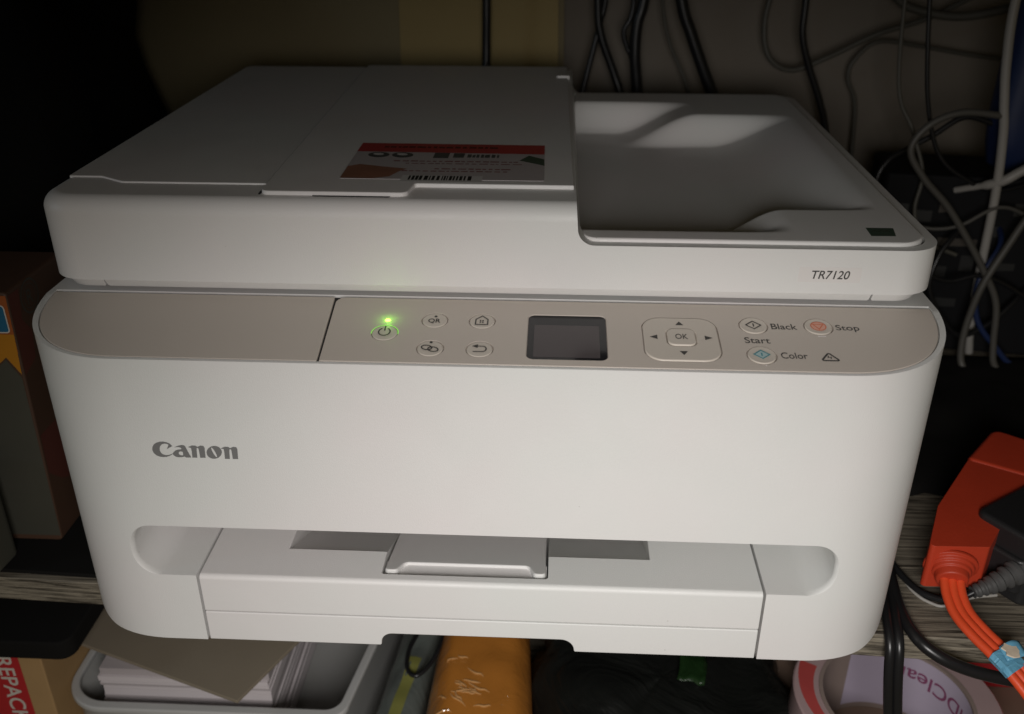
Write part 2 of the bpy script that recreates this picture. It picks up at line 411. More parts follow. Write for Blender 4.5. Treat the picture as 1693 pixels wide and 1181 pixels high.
# paper slot with the two finger scoops, and the bay of tray and cassette
FR = 3.2
def slot_ring(e): return rrect(-148.7-e, 149.2+e, 36.7, 63, 11.5+e*.4, 14)
srings = [(-20, FR), (0, FR)]+[(FR*(1-math.cos(k*PI/20)), FR-FR*math.sin(k*PI/20)) for k in range(1, 11)]+[(75, 0)]
sv_ = []; sf_ = []; rn = len(slot_ring(0))
for y_, e in srings: sv_ += [(a, y_, b) for a, b in slot_ring(e)]
for j in range(len(srings)-1):
    for i in range(rn): sf_.append((j*rn+i, j*rn+(i+1) % rn, (j+1)*rn+(i+1) % rn, (j+1)*rn+i))
sf_ += [tuple(range(rn))[::-1], tuple(range((len(srings)-1)*rn, len(srings)*rn))]
boolean(body, mk('c', sv_, sf_, None), 'DIFFERENCE')
boolean(body, box('c', -123.4, 122.3, -20, 160, -20, 45), 'DIFFERENCE')
bevel(body, 1.1, 3)
body.parent = PR
box('slot_back', -146, 146, 74, 77, 30, 66, 'inner', PR)
for fx in (-150, 150):
    for fy in (60, 320):
        mk('foot', *lathe_vf([(0.1, -4), (7, -4), (8, -3.2), (8, 1), (0.1, 1)], (fx, fy, 0), seg=20), 'cable', PR)

# panel plates
prism('panel_seam', [(-60.4-1.2, 1.6), (-60.4+1.2, 1.6), (-62.5+1.6, 48.5), (-62.5-1.2, 48.5)], lambda a, b: pz(b)-1.7, lambda a, b: pz(b)-1.1, 'xy', 'gap', PR)
SX0, SX1 = -61.6, -60.6         # black seam between the plates
def clip_plate(x0, x1, rear_r):
    p = [q for q in pin]
    return p
def seamx(y): return -60.4-0.045*y
plateL = rpoly([(-W/2+inset+.45, inset-.75, -37.4), (seamx(0)-.45, inset-.75, 0.6), (seamx(47.4)-.45, 47.4, 0.6), (-W/2+inset+.45, 47.4)], 40)
pl = prism('cover_plate', plateL, lambda a, b: pz(b)-1.5, lambda a, b: pz(b), 'xy', 'panel', PR); bevel(pl, 0.35, 2)
plateR = rpoly([(seamx(0)+.45, inset-.75, 0.6), (W/2-inset-.45, inset-.75, -37.4), (W/2-inset-.45, 47.2), (seamx(46)+.45, 47.2, 4.0)], 40)
cp = prism('control_panel', plateR, lambda a, b: pz(b)-1.5, lambda a, b: pz(b)+0.05, 'xy', 'panel', PR); bevel(cp, 0.3, 2)
holes = [(-37.6, 21.5, 5.5), (-18.6, 31.2, 5.5), (0.7, 31.2, 5.5), (-18.2, 11.6, 5.5), (1.1, 11.7, 5.5),
         (109.6, 31.9, 5.9), (135.4, 32.1, 5.9), (109.7, 11.7, 5.9)]
def pprism(name, pts, lo, hi, mat=None, parent=None):
    return prism(name, pts, lambda a, b: pz(b)+lo, lambda a, b: pz(b)+hi, 'xy', mat, parent)
for (hx, hy, hr) in holes:
    boolean(cp, pprism('c', circle(hx, hy, hr, 48), -1.1, 5), 'DIFFERENCE')
boolean(cp, pprism('c', rrect(64.7, 95.0, 6.4, 36.4, 7.5, 12), -1.1, 5), 'DIFFERENCE')
boolean(cp, pprism('c', rrect(19.2, 50.9, 5.9, 36.9, 3.0, 8), -0.7, 5), 'DIFFERENCE')
shade(cp, 15)
# buttons: dished discs
def dish(name, x, y, r, mat, parent, dome=0.25, base=0.15):
    v = []; f = []; seg = 40
    prof = [(r, -1.0), (r, base-0.25), (r-.25, base), (r*0.72, base+dome*0.35), (r*0.35, base+dome*0.1), (0.01, base)]
    for k in range(seg):
        an = 2*PI*k/seg
        for rr, h in prof:
            X = x+rr*math.cos(an); Y = y+rr*math.sin(an); v.append((X, Y, pz(Y)+h))
    n = len(prof)
    for k in range(seg):
        for i in range(n-1): f.append((k*n+i, ((k+1) % seg)*n+i, ((k+1) % seg)*n+i+1, k*n+i+1))
    return mk(name, v, f, mat, parent)
for i, (hx, hy, hr) in enumerate(holes):
    dish('button', hx, hy, hr-(0.45 if i < 5 else 0.5), 'button', cp, 0.10 if i < 5 else -0.5, 0.12 if i < 5 else 0.35)
dp = pprism('direction_pad', rrect(65.15, 94.55, 6.85, 35.95, 7.1, 12), -1.0, 0.45, 'button', cp)
boolean(dp, pprism('c', rrect(74.2, 85.8, 16.3, 28.0, 3.2, 8), -0.6, 5), 'DIFFERENCE'); bevel(dp, 0.55, 3)
okb = pprism('ok_button', rrect(74.5, 85.5, 16.6, 27.7, 3.0, 8), -0.6, 0.85, 'button', cp); bevel(okb, 0.4, 3)
scr = pprism('screen', rrect(19.45, 50.65, 6.15, 36.65, 2.8, 8), -0.7, -0.12, 'glass', cp); bevel(scr, 0.15, 2)
PP = lambda h: (lambda x, y: (x, y, pz(y)+h))
printed('display', [fill(rrect(22.0, 47.8, 7.6, 29.6, 0.4, 3))], PP(-0.07), 'lcd', cp)
# printed symbols
T = PP(0.34)
printed('power_symbol', [stroke(arc(-37.8, 21.9, 2.3, 2.6, 118, 422, 30), 0.55), stroke([(-37.8, 22.6), (-37.8, 26.0)], 0.55)], T, 'ink', cp)
printed('lettering', [text_vf('QR', 5.0, 3.3, -21.2, 28.6, bold=0.012)], T, 'ink', cp)
printed('indicator_dot', [fill(circle(-18.4, 33.6, 0.62))], T, 'ink', cp)
printed('indicator_dot', [fill(circle(-18.2, 15.2, 0.62))], T, 'ink', cp)
def ell(cx, cy, rx, ry, rot, n=30):
    c, s = math.cos(rot), math.sin(rot)
    return [(cx+rx*math.cos(2*PI*k/n)*c-ry*math.sin(2*PI*k/n)*s, cy+rx*math.cos(2*PI*k/n)*s+ry*math.sin(2*PI*k/n)*c) for k in range(n)]
printed('link_symbol', [stroke(ell(-19.6, 11.7, 2.05, 1.45, -0.3), 0.55, True), stroke(ell(-17.0, 10.6, 2.05, 1.45, -0.3), 0.55, True)], T, 'ink', cp)
printed('home_symbol', [stroke([(-1.9, 28.4), (3.0, 28.4), (3.0, 32.1), (0.6, 34.6), (-1.9, 32.1)], 0.5, True)]
        + [fill([(x, y), (x+.62, y), (x+.62, y+.75), (x, y+.75)]) for x in (-0.28, 0.72) for y in (29.7, 30.9)], T, 'ink', cp)
printed('back_symbol', [stroke([(-1.4, 9.7), (2.2, 9.7)]+arc(2.2, 11.5, 1.5, 1.8, -90, 90, 12)+[(0, 13.3)], 0.5), fill([(-2.0, 13.3), (0.3, 12.1), (0.3, 14.5)])], T, 'ink', cp)
TD = PP(0.55)
for tri in ([(78.4, 30.6), (81.6, 30.6), (80.0, 33.2)], [(78.4, 12.7), (81.6, 12.7), (80.0, 10.1)],
            [(67.6, 22.0), (70.6, 20.5), (70.6, 23.5)], [(92.2, 22.0), (89.2, 20.5), (89.2, 23.5)]):
    printed('arrow_mark', [fill(tri)], TD, 'ink', cp)
printed('lettering', [text_vf('OK', 4.9, 3.5, 77.6, 20.3, bold=0.008)], PP(0.92), 'ink', cp)
B2 = PP(0.42)
def diamond(cx, cy, mat, fillmat=None):
    d = [(cx-3.0, cy), (cx, cy-2.7), (cx+3.0, cy), (cx, cy+2.7)]
    if fillmat: printed('start_fill', [fill(d)], PP(0.38), fillmat, cp)
    printed('start_symbol', [stroke(d, 0.5, True), stroke([(cx, cy-1.1), (cx, cy+1.1)], 0.55)], B2, mat, cp)
diamond(109.6, 32.0, 'ink'); diamond(109.7, 11.9, 'cyan', 'cyanpale')
printed('stop_fill', [fill(circle(135.4, 32.1, 3.0))], PP(0.38), 'salmon', cp)
printed('stop_symbol', [stroke(circle(135.4, 32.1, 2.95), 0.45, True), stroke([(133.4, 33.4), (137.4, 33.4), (135.4, 30.0)], 0.45, True)], B2, 'orangeink', cp)
PT = PP(0.13)
printed('lettering', [text_vf('Black', 10.2, 4.0, 116.6, 29.7, bold=0.008)], PT, 'ink', cp)
printed('lettering', [text_vf('Stop', 9.2, 4.9, 142.2, 28.8, bold=0.008)], PT, 'ink', cp)
printed('lettering', [text_vf('Start', 9.9, 4.0, 104.6, 19.7, bold=0.008)], PT, 'ink', cp)
printed('lettering', [text_vf('Color', 10.1, 4.0, 117.0, 9.9, bold=0.008)], PT, 'ink', cp)
printed('warning_symbol', [stroke(rpoly([(131.9, 9.2, .5), (138.8, 9.2, .5), (135.4, 14.2, .6)], 4), 0.75, True),
        stroke([(135.0, 12.4), (134.7, 11.2), (135.9, 11.5), (135.6, 10.2)], 0.4)], PT, 'ink', cp)
printed('status_bar', [fill(rrect(133.9, 137.0, 25.0, 25.7, 0.2, 3))], PT, 'lampbar', cp)
printed('status_dot', [fill(circle(110.3, 5.2, 0.34))], PT, 'lampbar', cp)
# the green power light, its light pipe round the button, and its own glow
led = dish('power_light', -37.7, 30.5, 1.0, 'led', cp, 0.3, 0.2)
for v_ in led.data.vertices: v_.co.x = -37.7*S+(v_.co.x+37.7*S)*1.25
printed('light_ring', [stroke(arc(-37.6, 21.5, 5.36, 5.36, -8, 188, 40), 0.30)], PP(0.10), 'ledring', cp)
gl = bpy.data.lights.new('power_light_glow', 'POINT'); gl.energy = 0.0005; gl.color = (0.30, 1.0, 0.04); gl.shadow_soft_size = 0.0012
go = bpy.data.objects.new('power_light_glow', gl); COL.objects.link(go); go.location = Vector((-37.7, 30.5, pz(30.5)+2.6))*S

# front logo, traced in logo units and laid on the front face
def canon_parts():
    C = [(478,240),(440,205),(400,188),(350,178),(300,180),(250,195),(215,222),(197,260),(198,300),(218,340),(255,372),(300,390),(350,397),(400,393),(445,378),(478,357),(492,338),
         (470,350),(430,365),(390,368),(350,358),(322,338),(304,305),(300,270),(310,237),(335,214),(368,206),(400,210),(424,220),(400,284)]
    a1 = [(498,256),(560,232),(600,222),(632,223),(655,237),(672,265),(692,305),(720,352),(742,385),(742,398),(675,398),(652,385),(632,366),(630,340),(622,318),(602,312),(610,296),(602,282),(606,272),(590,258),(560,252)]
    a2 = [(602,282),(610,296),(602,312),(585,314),(570,325),(570,345),(585,361),(610,367),(632,366),(652,385),(620,393),(570,396),(530,389),(500,370),(485,350),(495,325),(520,300),(560,286)]
    n = [(695,250),(750,226),(800,228),(825,245),(870,226),(910,230),(928,255),(936,310),(948,398),(872,398),(858,330),(845,275),(836,262),(818,262),(820,300),(832,398),(762,398),(750,310),(738,262)]
    O = arc(1065, 319, 107, 91, 0, 360, 36)[:-1]
    c, s = math.cos(1.02), math.sin(1.02)
    I = [(1063+84*math.cos(2*PI*k/36)*c-15*math.sin(2*PI*k/36)*s, 321+84*math.cos(2*PI*k/36)*s+15*math.sin(2*PI*k/36)*c) for k in range(36)]
    # ring between O and I, matched by angle about the centre
    def by_angle(pts): return sorted(pts, key=lambda p: math.atan2(p[1]-320, p[0]-1064))
    Oi = by_angle(O); out = []; ring = []
    I2 = []
    for (ox, oy) in Oi:
        t = math.atan2(oy-320, ox-1064)
        # radius of the slit ellipse along this direction
        u = math.cos(t-1.02)/84; w_ = math.sin(t-1.02)/15; r = 1/math.sqrt(u*u+w_*w_)
        I2.append((1064+r*math.cos(t), 320+r*math.sin(t)))
    k = len(Oi); ring = (Oi+I2, [(i, (i+1) % k, k+(i+1) % k, k+i) for i in range(k)])
    n2 = [(x*1.0+457, y+11) for x, y in n]
    return [fill(C), fill(a1), fill(a2), fill(n), ring, fill(n2)]
def logo_map(u, v):
    # tilt of the pixel rows is taken out so the baseline runs level
    px, py = 230+u/8.465, 710+v/8.465
    X = -131.4+(px-253)*0.2487+(py-745)*-0.052; Zz = 101.2-(py-745)*0.2885+(px-253)*0.0037
    return (X, -0.12, Zz)
lg = printed('logo_lettering', canon_parts(), logo_map, 'logo', PR); 
bm = bmesh.new(); bm.from_mesh(lg.data); bmesh.ops.triangulate(bm, faces=bm.faces); bm.to_mesh(lg.data); bm.free()

# output tray (upper block) with sunken paper bed and the flip-up paper stop

tray = prism('output_tray', rpoly([(0, 17.0), (0, 36.7, 2.2), (150, 36.7), (150, 17.0)], 8), -122.4, 121.3, 'yz', 'white')
boolean(tray, prism('c', [(20.6, 35.8), (160, -28), (160, 60), (20.6, 60)], -87.5, 74.7, 'yz'), 'DIFFERENCE')
boolean(tray, prism('c', rrect(-43.0, 29.6, 5.4, 76, 1.5, 4), 10.0, 60, 'xy'), 'DIFFERENCE')
bevel(tray, 0.5, 2); tray.parent = PR
stop_pts = rpoly([(-42.0, 7.2, 2.0), (-36.5, 7.2, 2.2), (-34.0, 15.0, 2.8), (21.0, 15.0, 2.8), (23.5, 7.2, 2.2), (28.6, 7.2, 2.0), (28.6, 73), (-42.0, 73)], 6)
st = prism('paper_stop', stop_pts, 17.3, lambda a, b: 37.5-0.27*(b-7), 'xy', 'white', tray); bevel(st, 0.9, 3)
box('stop_ledge', -42.4, 29.0, 5.6, 17, 30.0, 33.9, 'white', tray)
# cassette (lower block) with the finger notch
ct = prism('paper_cassette', rpoly([(-122.4, 0.2), (-44.3, 0.2, 0.8), (-43.6, 7.0, 5.0), (41.0, 7.0, 6.0), (41.9, 0.2, 0.8), (121.3, 0.2), (121.3, 16.3), (-122.4, 16.3)], 8), 0, 150, 'xz', 'white', PR)
bevel(ct, 0.5, 2)

# scanner lid
ZT, ZR, ZB = 191.6, 176.7, 151.6
WL = 371.0; YL = 44.9; YB = 341.0
def lid_ring(e): return rpoly([(-WL/2+e, YL+e, 16-e), (WL/2-e, YL+e, 16-e), (WL/2-e, YB-e, 14-e), (-WL/2+e, YB-e, 14-e)], 24)
rings = [(0, 150), (0, ZT-7)]+[(7*(1-math.cos(k*PI/24)), ZT-7+7*math.sin(k*PI/24)) for k in range(1, 13)]
lv = []; lf = []; rn = len(lid_ring(0))
for e, z in rings: lv += [(a, b, z) for a, b in lid_ring(e)]
for j in range(len(rings)-1):
    for i in range(rn): lf.append((j*rn+i, j*rn+(i+1) % rn, (j+1)*rn+(i+1) % rn, (j+1)*rn+i))
lf += [tuple(range(rn))[::-1], tuple(range((len(rings)-1)*rn, len(rings)*rn))]
lid = mk('scanner_lid', lv, lf, 'white')
prof = rpoly([(-WL/2-2, 156.2, 0), (WL/2+2, 156.2, 0), (WL/2+2, 175.2, 0), (39.0, 175.2, 7.0), (37.2, ZT+8, 0.0), (-WL/2-2, ZT+8, 0)], 12)
boolean(lid, prism('c', prof, 0, 400, 'xz'), 'INTERSECT')
boolean(lid, prism('c', rrect(39.6, 181.0, 49.4, 337.0, 12, 10), 156.9, 190, 'xy'), 'DIFFERENCE')
bevel(lid, 1.0, 3); lid.parent = PR
def base_ring(e): return rpoly([(-WL/2+e, YL+e*.8, 17-e), (WL/2-e, YL+e*.8, 17-e), (WL/2-e, YB-e, 13), (-WL/2+e, YB-e, 13)], 20)
bv = []; bf = []; rn = len(base_ring(0)); brs = ((5.4, ZB), (5.0, ZB+.5), (2.4, 155.6), (2.4, 156.8))
for e, z in brs: bv += [(a, b, z) for a, b in base_ring(e)]
for j in range(len(brs)-1):
    for i in range(rn): bf.append((j*rn+i, j*rn+(i+1) % rn, (j+1)*rn+(i+1) % rn, (j+1)*rn+i))
bf += [tuple(range(rn))[::-1], tuple(range((len(brs)-1)*rn, len(brs)*rn))]
ls = mk('lid_base', bv, bf, 'white')
for sx in (-161.3, 159.6):
    boolean(ls, prism('c', [(sx-.35, 158), (sx-.35, 152.4), (sx-1.5, 151), (sx+1.5, 151), (sx+.35, 152.4), (sx+.35, 158)], 30, 52, 'xz'), 'DIFFERENCE')
bevel(ls, 0.3, 2); ls.parent = PR
# feeder tray: a moulded basin, deep beside the feeder and sweeping up to the right
def basin(x, y):
    D = 18.8-1.5*sst((x-60)/80)
    main = sst((172-x)/50)**0.85                        # the floor sweeps up to the right end
    rear = 1-sst((x-66)/50); front = 1-sst((x-92)/38)   # ramps beside the floor, at the back and at the front
    mb = sst((y-91)/10); mk_ = sst((275-y)/12)
    d = main*mb*mk_+min(front, main)*(1-mb)+min(rear, main)*(1-mk_)
    return ZR-D*d*sst((y-60)/13)*sst((308-y)/9.0)
xs0, xs1, ys0, ys1 = 39.9, 180.4, 49.8, 336.4
Rr, Rl = 13.0, 7.5
def samp(a, b, n, e=(0, .25, .7, 1.3)):
    core = [a+2+(b-a-4)*k/n for k in range(n+1)]
    return [a+q for q in e]+core+[b-q for q in e][::-1]
rows = samp(ys0, ys1, 190); v = []; f = []; NX = None
for y in rows:
    xa, xb = xs0, xs1
    for (yc, sgn) in ((ys0, 1), (ys1, -1)):
        d = (y-yc)*sgn
        if d < Rr: xb = min(xb, xs1-Rr+math.sqrt(max(0, Rr*Rr-(Rr-d)**2)))
        if d < Rl: xa = max(xa, xs0+Rl-math.sqrt(max(0, Rl*Rl-(Rl-d)**2)))
    cols = samp(xa, xb, 120); NX = len(cols)
    for x in cols:
        e = min(y-ys0, ys1-y, x-xa+99 if y > 62 and y < 300 else x-xa, xb-x)
        z = basin(x, y)
        if e < 0.9: z -= 0.9-math.sqrt(max(0, 0.81-(0.9-e)**2))
        v.append((x, y, z))
NY = len(rows)
for j in range(NY-1):
    for i in range(NX-1): f.append((j*NX+i, j*NX+i+1, (j+1)*NX+i+1, (j+1)*NX+i))
ring = [i for i in range(NX)]+[j*NX+NX-1 for j in range(1, NY)]+[(NY-1)*NX+i for i in range(NX-2, -1, -1)]+[j*NX for j in range(NY-2, 0, -1)]
b0 = len(v)
for i in ring: v.append((v[i][0], v[i][1], min(v[i][2]-0.1, 172.0) if v[i][2] > 172 else v[i][2]-0.6))
for k in range(len(ring)): f.append((ring[k], ring[(k+1) % len(ring)], b0+(k+1) % len(ring), b0+k))
dt = mk('document_tray', v, f, 'white', lid)
shade(dt, 60)
# covers of the document feeder
fc = prism('feeder_cover', rpoly([(-181.6, 74.6, 1), (-167, 74.6, 4), (-155, 67.2, 4), (-92.6, 67.2, 0.8), (-100.5, 336, 2), (-181.6, 336, 6)], 6), 190.5, 192.3, 'xy', 'white', lid); bevel(fc, 0.5, 2)
fl = prism('feeder_flap', rpoly([(-91.6, 53.6, 3.5), (-31.2, 53.6, 3.5), (-29.6, 66.9, 1.5), (36.9, 66.9, 0.6), (34.6, 337, 2), (-99.5, 337, 2)], 8), 191.3, 193.3, 'xy', 'white', lid); bevel(fl, 0.7, 3)
prism('flap_seam', [(-92.55, 54), (-91.65, 54), (-99.55, 336), (-100.45, 336)], 191.2, 191.9, 'xy', 'gap', lid)
prism('finger_gap_shade', rrect(-70, -38, 52.3, 60, 1, 3), 190.0, 191.72, 'xy', 'gap', lid)  # solid dark box paints the shade inside the finger opening
prism('highlight_nub', rpoly([(28, 299, 1), (36.2, 299, 1), (36.2, 306, 1), (28, 306, 1)], 3), 192, 194.4, 'xy', 'white', lid)  # nub added to give the bright glint at the feeder's rear corner
# label with the model number on the lid front
F = lambda x, z: (x, YL-0.10, z)
prism('model_label', rrect(128.0, 153.0, 161.2, 167.7, 0.5, 3), YL-0.07, YL+0.3, 'xz', 'clear', lid)
printed('model_lettering', [text_vf('TR7120', 15.2, 3.7, 133.3, 162.6, shear=0.18, bold=0.012)], F, 'ink', lid)
# certification mark on the tray rim
E1 = lambda x, y: (x, y, ZR+0.04)
E2 = lambda x, y: (x, y, ZR+0.08)
printed('certification_mark', [fill([(158.6, 57.6), (168.6, 57.9), (170.4, 67.8), (159.0, 67.8)])], E1, 'stickgreen', lid)
printed('certification_lettering', [stroke([(160.2, 59.6), (167.6, 59.8)], 0.5), stroke(arc(164.4, 61.2, 4.0, 4.4, 30, 100, 10), 0.4),
        stroke([(160.6, 63.6), (162.0, 64.4), (163.2, 63.3), (164.6, 64.5), (166.0, 63.4), (167.2, 64.2)], 0.55)], E2, 'greyprint', lid)
# leaflet sticker on the feeder flap
stx = prism('sticker', rpoly([(-62.9, 72.4, 1), (24.3, 72.6, 1), (23.5, 130.4, 1), (-63.8, 131.4, 1)], 3), 193.3, 193.42, 'xy', 'stick', lid)
tag(stx, 'rectangular grey sticker with a red header and a barcode')
K = lambda h: (lambda x, y: (x, y, 193.42+h))
printed('header_band', [fill([(-63.6, 116.0), (23.7, 114.4), (23.5, 130.3), (-63.8, 131.3)])], K(0.05), 'stickred', lid)
def scribble(x0, x1, y, h, gap=0.9, wmin=1.2, wmax=4.2):
    parts = []; x = x0
    while x < x1:
        wd = random.uniform(wmin, wmax); xe = min(x+wd, x1)
        parts.append(fill([(x, y), (xe, y), (xe, y+h*random.uniform(.75, 1)), (x, y+h*random.uniform(.75, 1))])); x = xe+gap*random.uniform(.6, 1.4)
    return parts
printed('header_lettering', scribble(-52, 2, 123, 3.4), K(0.09), 'redbrown', lid)
printed('sticker_lettering', scribble(-44, 12, 99.8, 1.6)+scribble(-38, 14, 96.2, 1.2), K(0.06), 'sticktext', lid)
printed('sticker_lettering', scribble(-24, 10, 87.8, 1.6)+scribble(-38, 8, 84.2, 1.4), K(0.06), 'sticktext', lid)
printed('sticker_emblem', [fill([(-27, 106), (-20, 106), (-20, 115), (-27, 115)])]+[fill([(-18, 107), (-13, 107), (-13, 114.5), (-18, 114.5)])], K(0.06), 'stickdark', lid)
printed('sticker_lettering', scribble(-11.5, 3, 107.5, 5.6, 0.6, 1.2, 2.4), K(0.06), 'stickdark', lid)
for qx in (-52.5, -41.5):
    printed('device_picture', [fill(ell(qx, 110.5, 5.0, 4.4, -0.25))], K(0.06), 'stickdark', lid)
    printed('device_picture', [fill(ell(qx-.3, 111.6, 2.6, 1.8, -0.25))], K(0.10), 'stickpale', lid)
printed('hand_picture', [fill([(-62.6, 73.2), (-49, 72.9), (-42, 76), (-39, 84), (-36, 88), (-47, 91), (-58, 94.5), (-62.9, 91)])], K(0.06), 'stickskin', lid)
printed('hand_picture', [fill([(-61, 80), (-50, 79), (-44, 83), (-52, 88), (-61, 89)])], K(0.10), 'stickskin', lid)
printed('leaf_picture', [fill([(12.6, 103.5), (24.0, 95.5), (23.7, 106), (16.6, 112.0)])], K(0.06), 'stickgreen', lid)
printed('barcode_patch', [fill([(-36.5, 68.9), (-2.0, 68.9), (-2.0, 78.4), (-36.5, 78.4)])], K(0.07), 'stickpale', lid)
bars = []; x = -33.5
while x < -6:
    wd = random.choice((0.5, 0.8, 1.2, 1.6)); bars.append(fill([(x, 71.2), (x+wd, 71.2), (x+wd, 77.6), (x, 77.6)])); x += wd+random.choice((0.4, 0.6, 0.9))
printed('barcode', bars, K(0.11), 'black', lid)

# ------------------------------------------------------------------ right of the printer: orange extension cord
EX = empty('extension_cord', (240, 85, -4))
tag(EX, 'orange extension cord with a chunky socket block lying right of the printer', 'extension cord')
plan = [(206.5, 45), (234.5, 45.5), (252, 70), (276, 102), (300, 128), (276, 146), (250, 116), (221, 76)]
blk = prism('socket_block', rpoly([(p[0], p[1], r) for p, r in zip(plan, (2, 2, 8, 8, 6, 6, 10, 8))], 6), lambda a, b: 6.0-10*sst((b-46)/16), lambda a, b: 30+0.03*(b-45), 'xy', 'socket'); bevel(blk, 3.0, 4); blk.parent = EX
ec = prism('end_cap', rpoly([(249.2, 116.6, 3), (275.2, 147.2, 6), (301.2, 128.2, 6), (277.0, 101.4, 3)], 5), -3.2, lambda a, b: 31.0+0.03*(b-45), 'xy', 'socket'); bevel(ec, 2.5, 3); ec.parent = EX
# stepped strain relief on the end of the block
ax = Vector((-0.18, -0.93, -0.30)).normalized(); c0 = Vector((219.5, 46.5, 17.0))
sv = []; sf = []; prof = [(0.1, 0), (12.2, 0), (12.2, 1.6), (10.6, 1.9), (10.2, 3.4), (9.0, 3.7), (8.6, 5.4), (7.6, 5.7), (7.3, 8.6), (6.6, 9.4), (0.1, 9.4)]
a1 = ax.cross(Vector((0, 0, 1))).normalized(); b1 = ax.cross(a1)
for k in range(40):
    an = 2*PI*k/40
    for r, h in prof: sv.append(c0+ax*(h-1.5)+a1*(r*math.cos(an))+b1*(0.95*r*math.sin(an)))
n = len(prof)
for k in range(40):
    for i in range(n-1): sf.append((k*n+i, ((k+1) % 40)*n+i, ((k+1) % 40)*n+i+1, k*n+i+1))
rl = mk('strain_relief', sv, sf, 'socket', EX); bevel(rl, 0.35, 2)
cpath = [(218.4, 41, 15.2), (217.6, 33, 11.5), (218.6, 24, 8.5), (222.2, 13.5, 7.0), (227.5, 2.5, 5.5), (233.5, -8, 2), (241, -20, -6), (250, -34, -20), (258, -46, -42)]
cv = []
for off in (-3.5, 0, 3.5): cv.append(tube_vf(cpath, 2.15, 12, 14, (off, 0)))
cab = multi('cable', cv, 'orange', EX)
# torn blue tape round the cable
def band(name, pts, w0, thick, mat, parent, lift=3.0):
    path = catmull(pts, 8); v = []; f = []; n = len(path)
    for i, p in enumerate(path):
        t = (path[min(i+1, n-1)]-path[max(i-1, 0)]).normalized(); a = t.cross(Vector((0, 0, 1))).normalized(); b = a.cross(t)*1
        for (s_, h_) in ((-6.0, 0), (-5.0, lift*.85), (0, lift), (5.0, lift*.85), (6.0, 0), (5.0, -lift*.85), (0, -lift), (-5, -lift*.85)):
            jig = noise.noise(Vector((s_, i*2.3, h_)))*0.5
            e = 1.2*noise.noise(Vector((s_*0.7, 3.1, h_))) if i in (0, n-1) else 0
            v.append(p+a*(s_+jig)+b*(h_+jig)+t*e)
    for i in range(n-1):
        for k in range(8): f.append((i*8+k, i*8+(k+1) % 8, (i+1)*8+(k+1) % 8, (i+1)*8+k))
    return mk(name, v, f, mat, parent)
tb = band('tape_wrap', [(227.2, 3.2, 5.5), (229.6, -1.4, 4.6), (232.0, -5.6, 3.2)], 6, 0.3, 'bluetape', EX)
tag(tb, 'torn piece of blue tape wrapped round the orange cable')
tv = []; tf = []
for j in range(7):
    for i in range(7):
        u, w_ = i/6, j/6
        tv.append((226.0+u*9.5+w_*1.5+noise.noise(Vector((i, j, 0)))*.8, 2.6+u*3.0-w_*6.5+noise.noise(Vector((i, j, 5)))*.8, 9.3+u*1.0-w_*1.5+2.0*math.sin(u*3)*(1-w_)+noise.noise(Vector((i, j, 9)))*.7))
for j in range(6):
    for i in range(6): tf.append((j*7+i, j*7+i+1, (j+1)*7+i+1, (j+1)*7+i))
tp = mk('tape_flap', tv, tf, 'bluetape', EX)
md = tp.modifiers.new('s', 'SOLIDIFY'); md.thickness = 0.0004
pvv = []; pff = []
for k in range(15):
    an = 2*PI*k/15; r = 1+0.45*noise.noise(Vector((math.cos(an)*2, math.sin(an)*2, 1)))
    pvv.append((230.0+3.4*r*math.cos(an), -0.2+3.8*r*math.sin(an), 10.6-0.25*r*math.cos(an)+0.25*r*3.8*math.sin(an)*.35))
mk('torn_paper', pvv+[(a, b, c-0.7) for a, b, c in pvv], [tuple(range(15)), tuple(range(15, 30))[::-1]]+[(k, (k+1) % 15, 15+(k+1) % 15, 15+k) for k in range(15)], 'tapepaper', EX)

AD = empty('power_adapter', (275, 65, -4))
tag(AD, 'black plug adapter with ribbed grey strain relief beside the orange socket block', 'adapter')
ab = prism('adapter_body', [rotp(x, y, math.radians(35), 262, 66) for x, y in rrect(243, 310, 50, 84, 5, 6)], -4, 34, 'xy', 'adapter'); bevel(ab, 2.5, 3); ab.parent = AD
ab2 = prism('adapter_lip', [rotp(x, y, math.radians(35), 262, 66) for x, y in rrect(240.5, 300, 53, 80, 5, 6)], 2, 22, 'xy', 'adapter'); bevel(ab2, 2, 3); ab2.parent = AD
rp = [(262, 52.0, 17), (250, 46.5, 15), (238, 42.0, 11), (229, 39.5, 8)]
def ribs(t): return (7.6-4.6*t)*(1.0 if int(t*18) % 2 == 0 else 0.80)
v, f = tube_vf(rp, ribs, 16, 16); mk('ribbed_strain_relief', v, f, 'relief', AD)
tube('cable', [(230, 39.7, 8.2), (224, 40.5, 3.5), (216, 45, -1), (208, 55, -2.2), (203, 80, -2.2), (204, 140, -2.2), (220, 210, -2.2)], 1.7, 'cable', AD)
tag(tube('thin_white_wire', [(243, 44.0, 3.0), (232, 42.5, 2.5), (224, 41.8, -0.6), (215, 43.0, -3.2), (206, 60, -3.2), (206, 120, -3.2)], 0.75, 'cablewhite'), 'thin white wire running under the orange strain relief', 'wire')

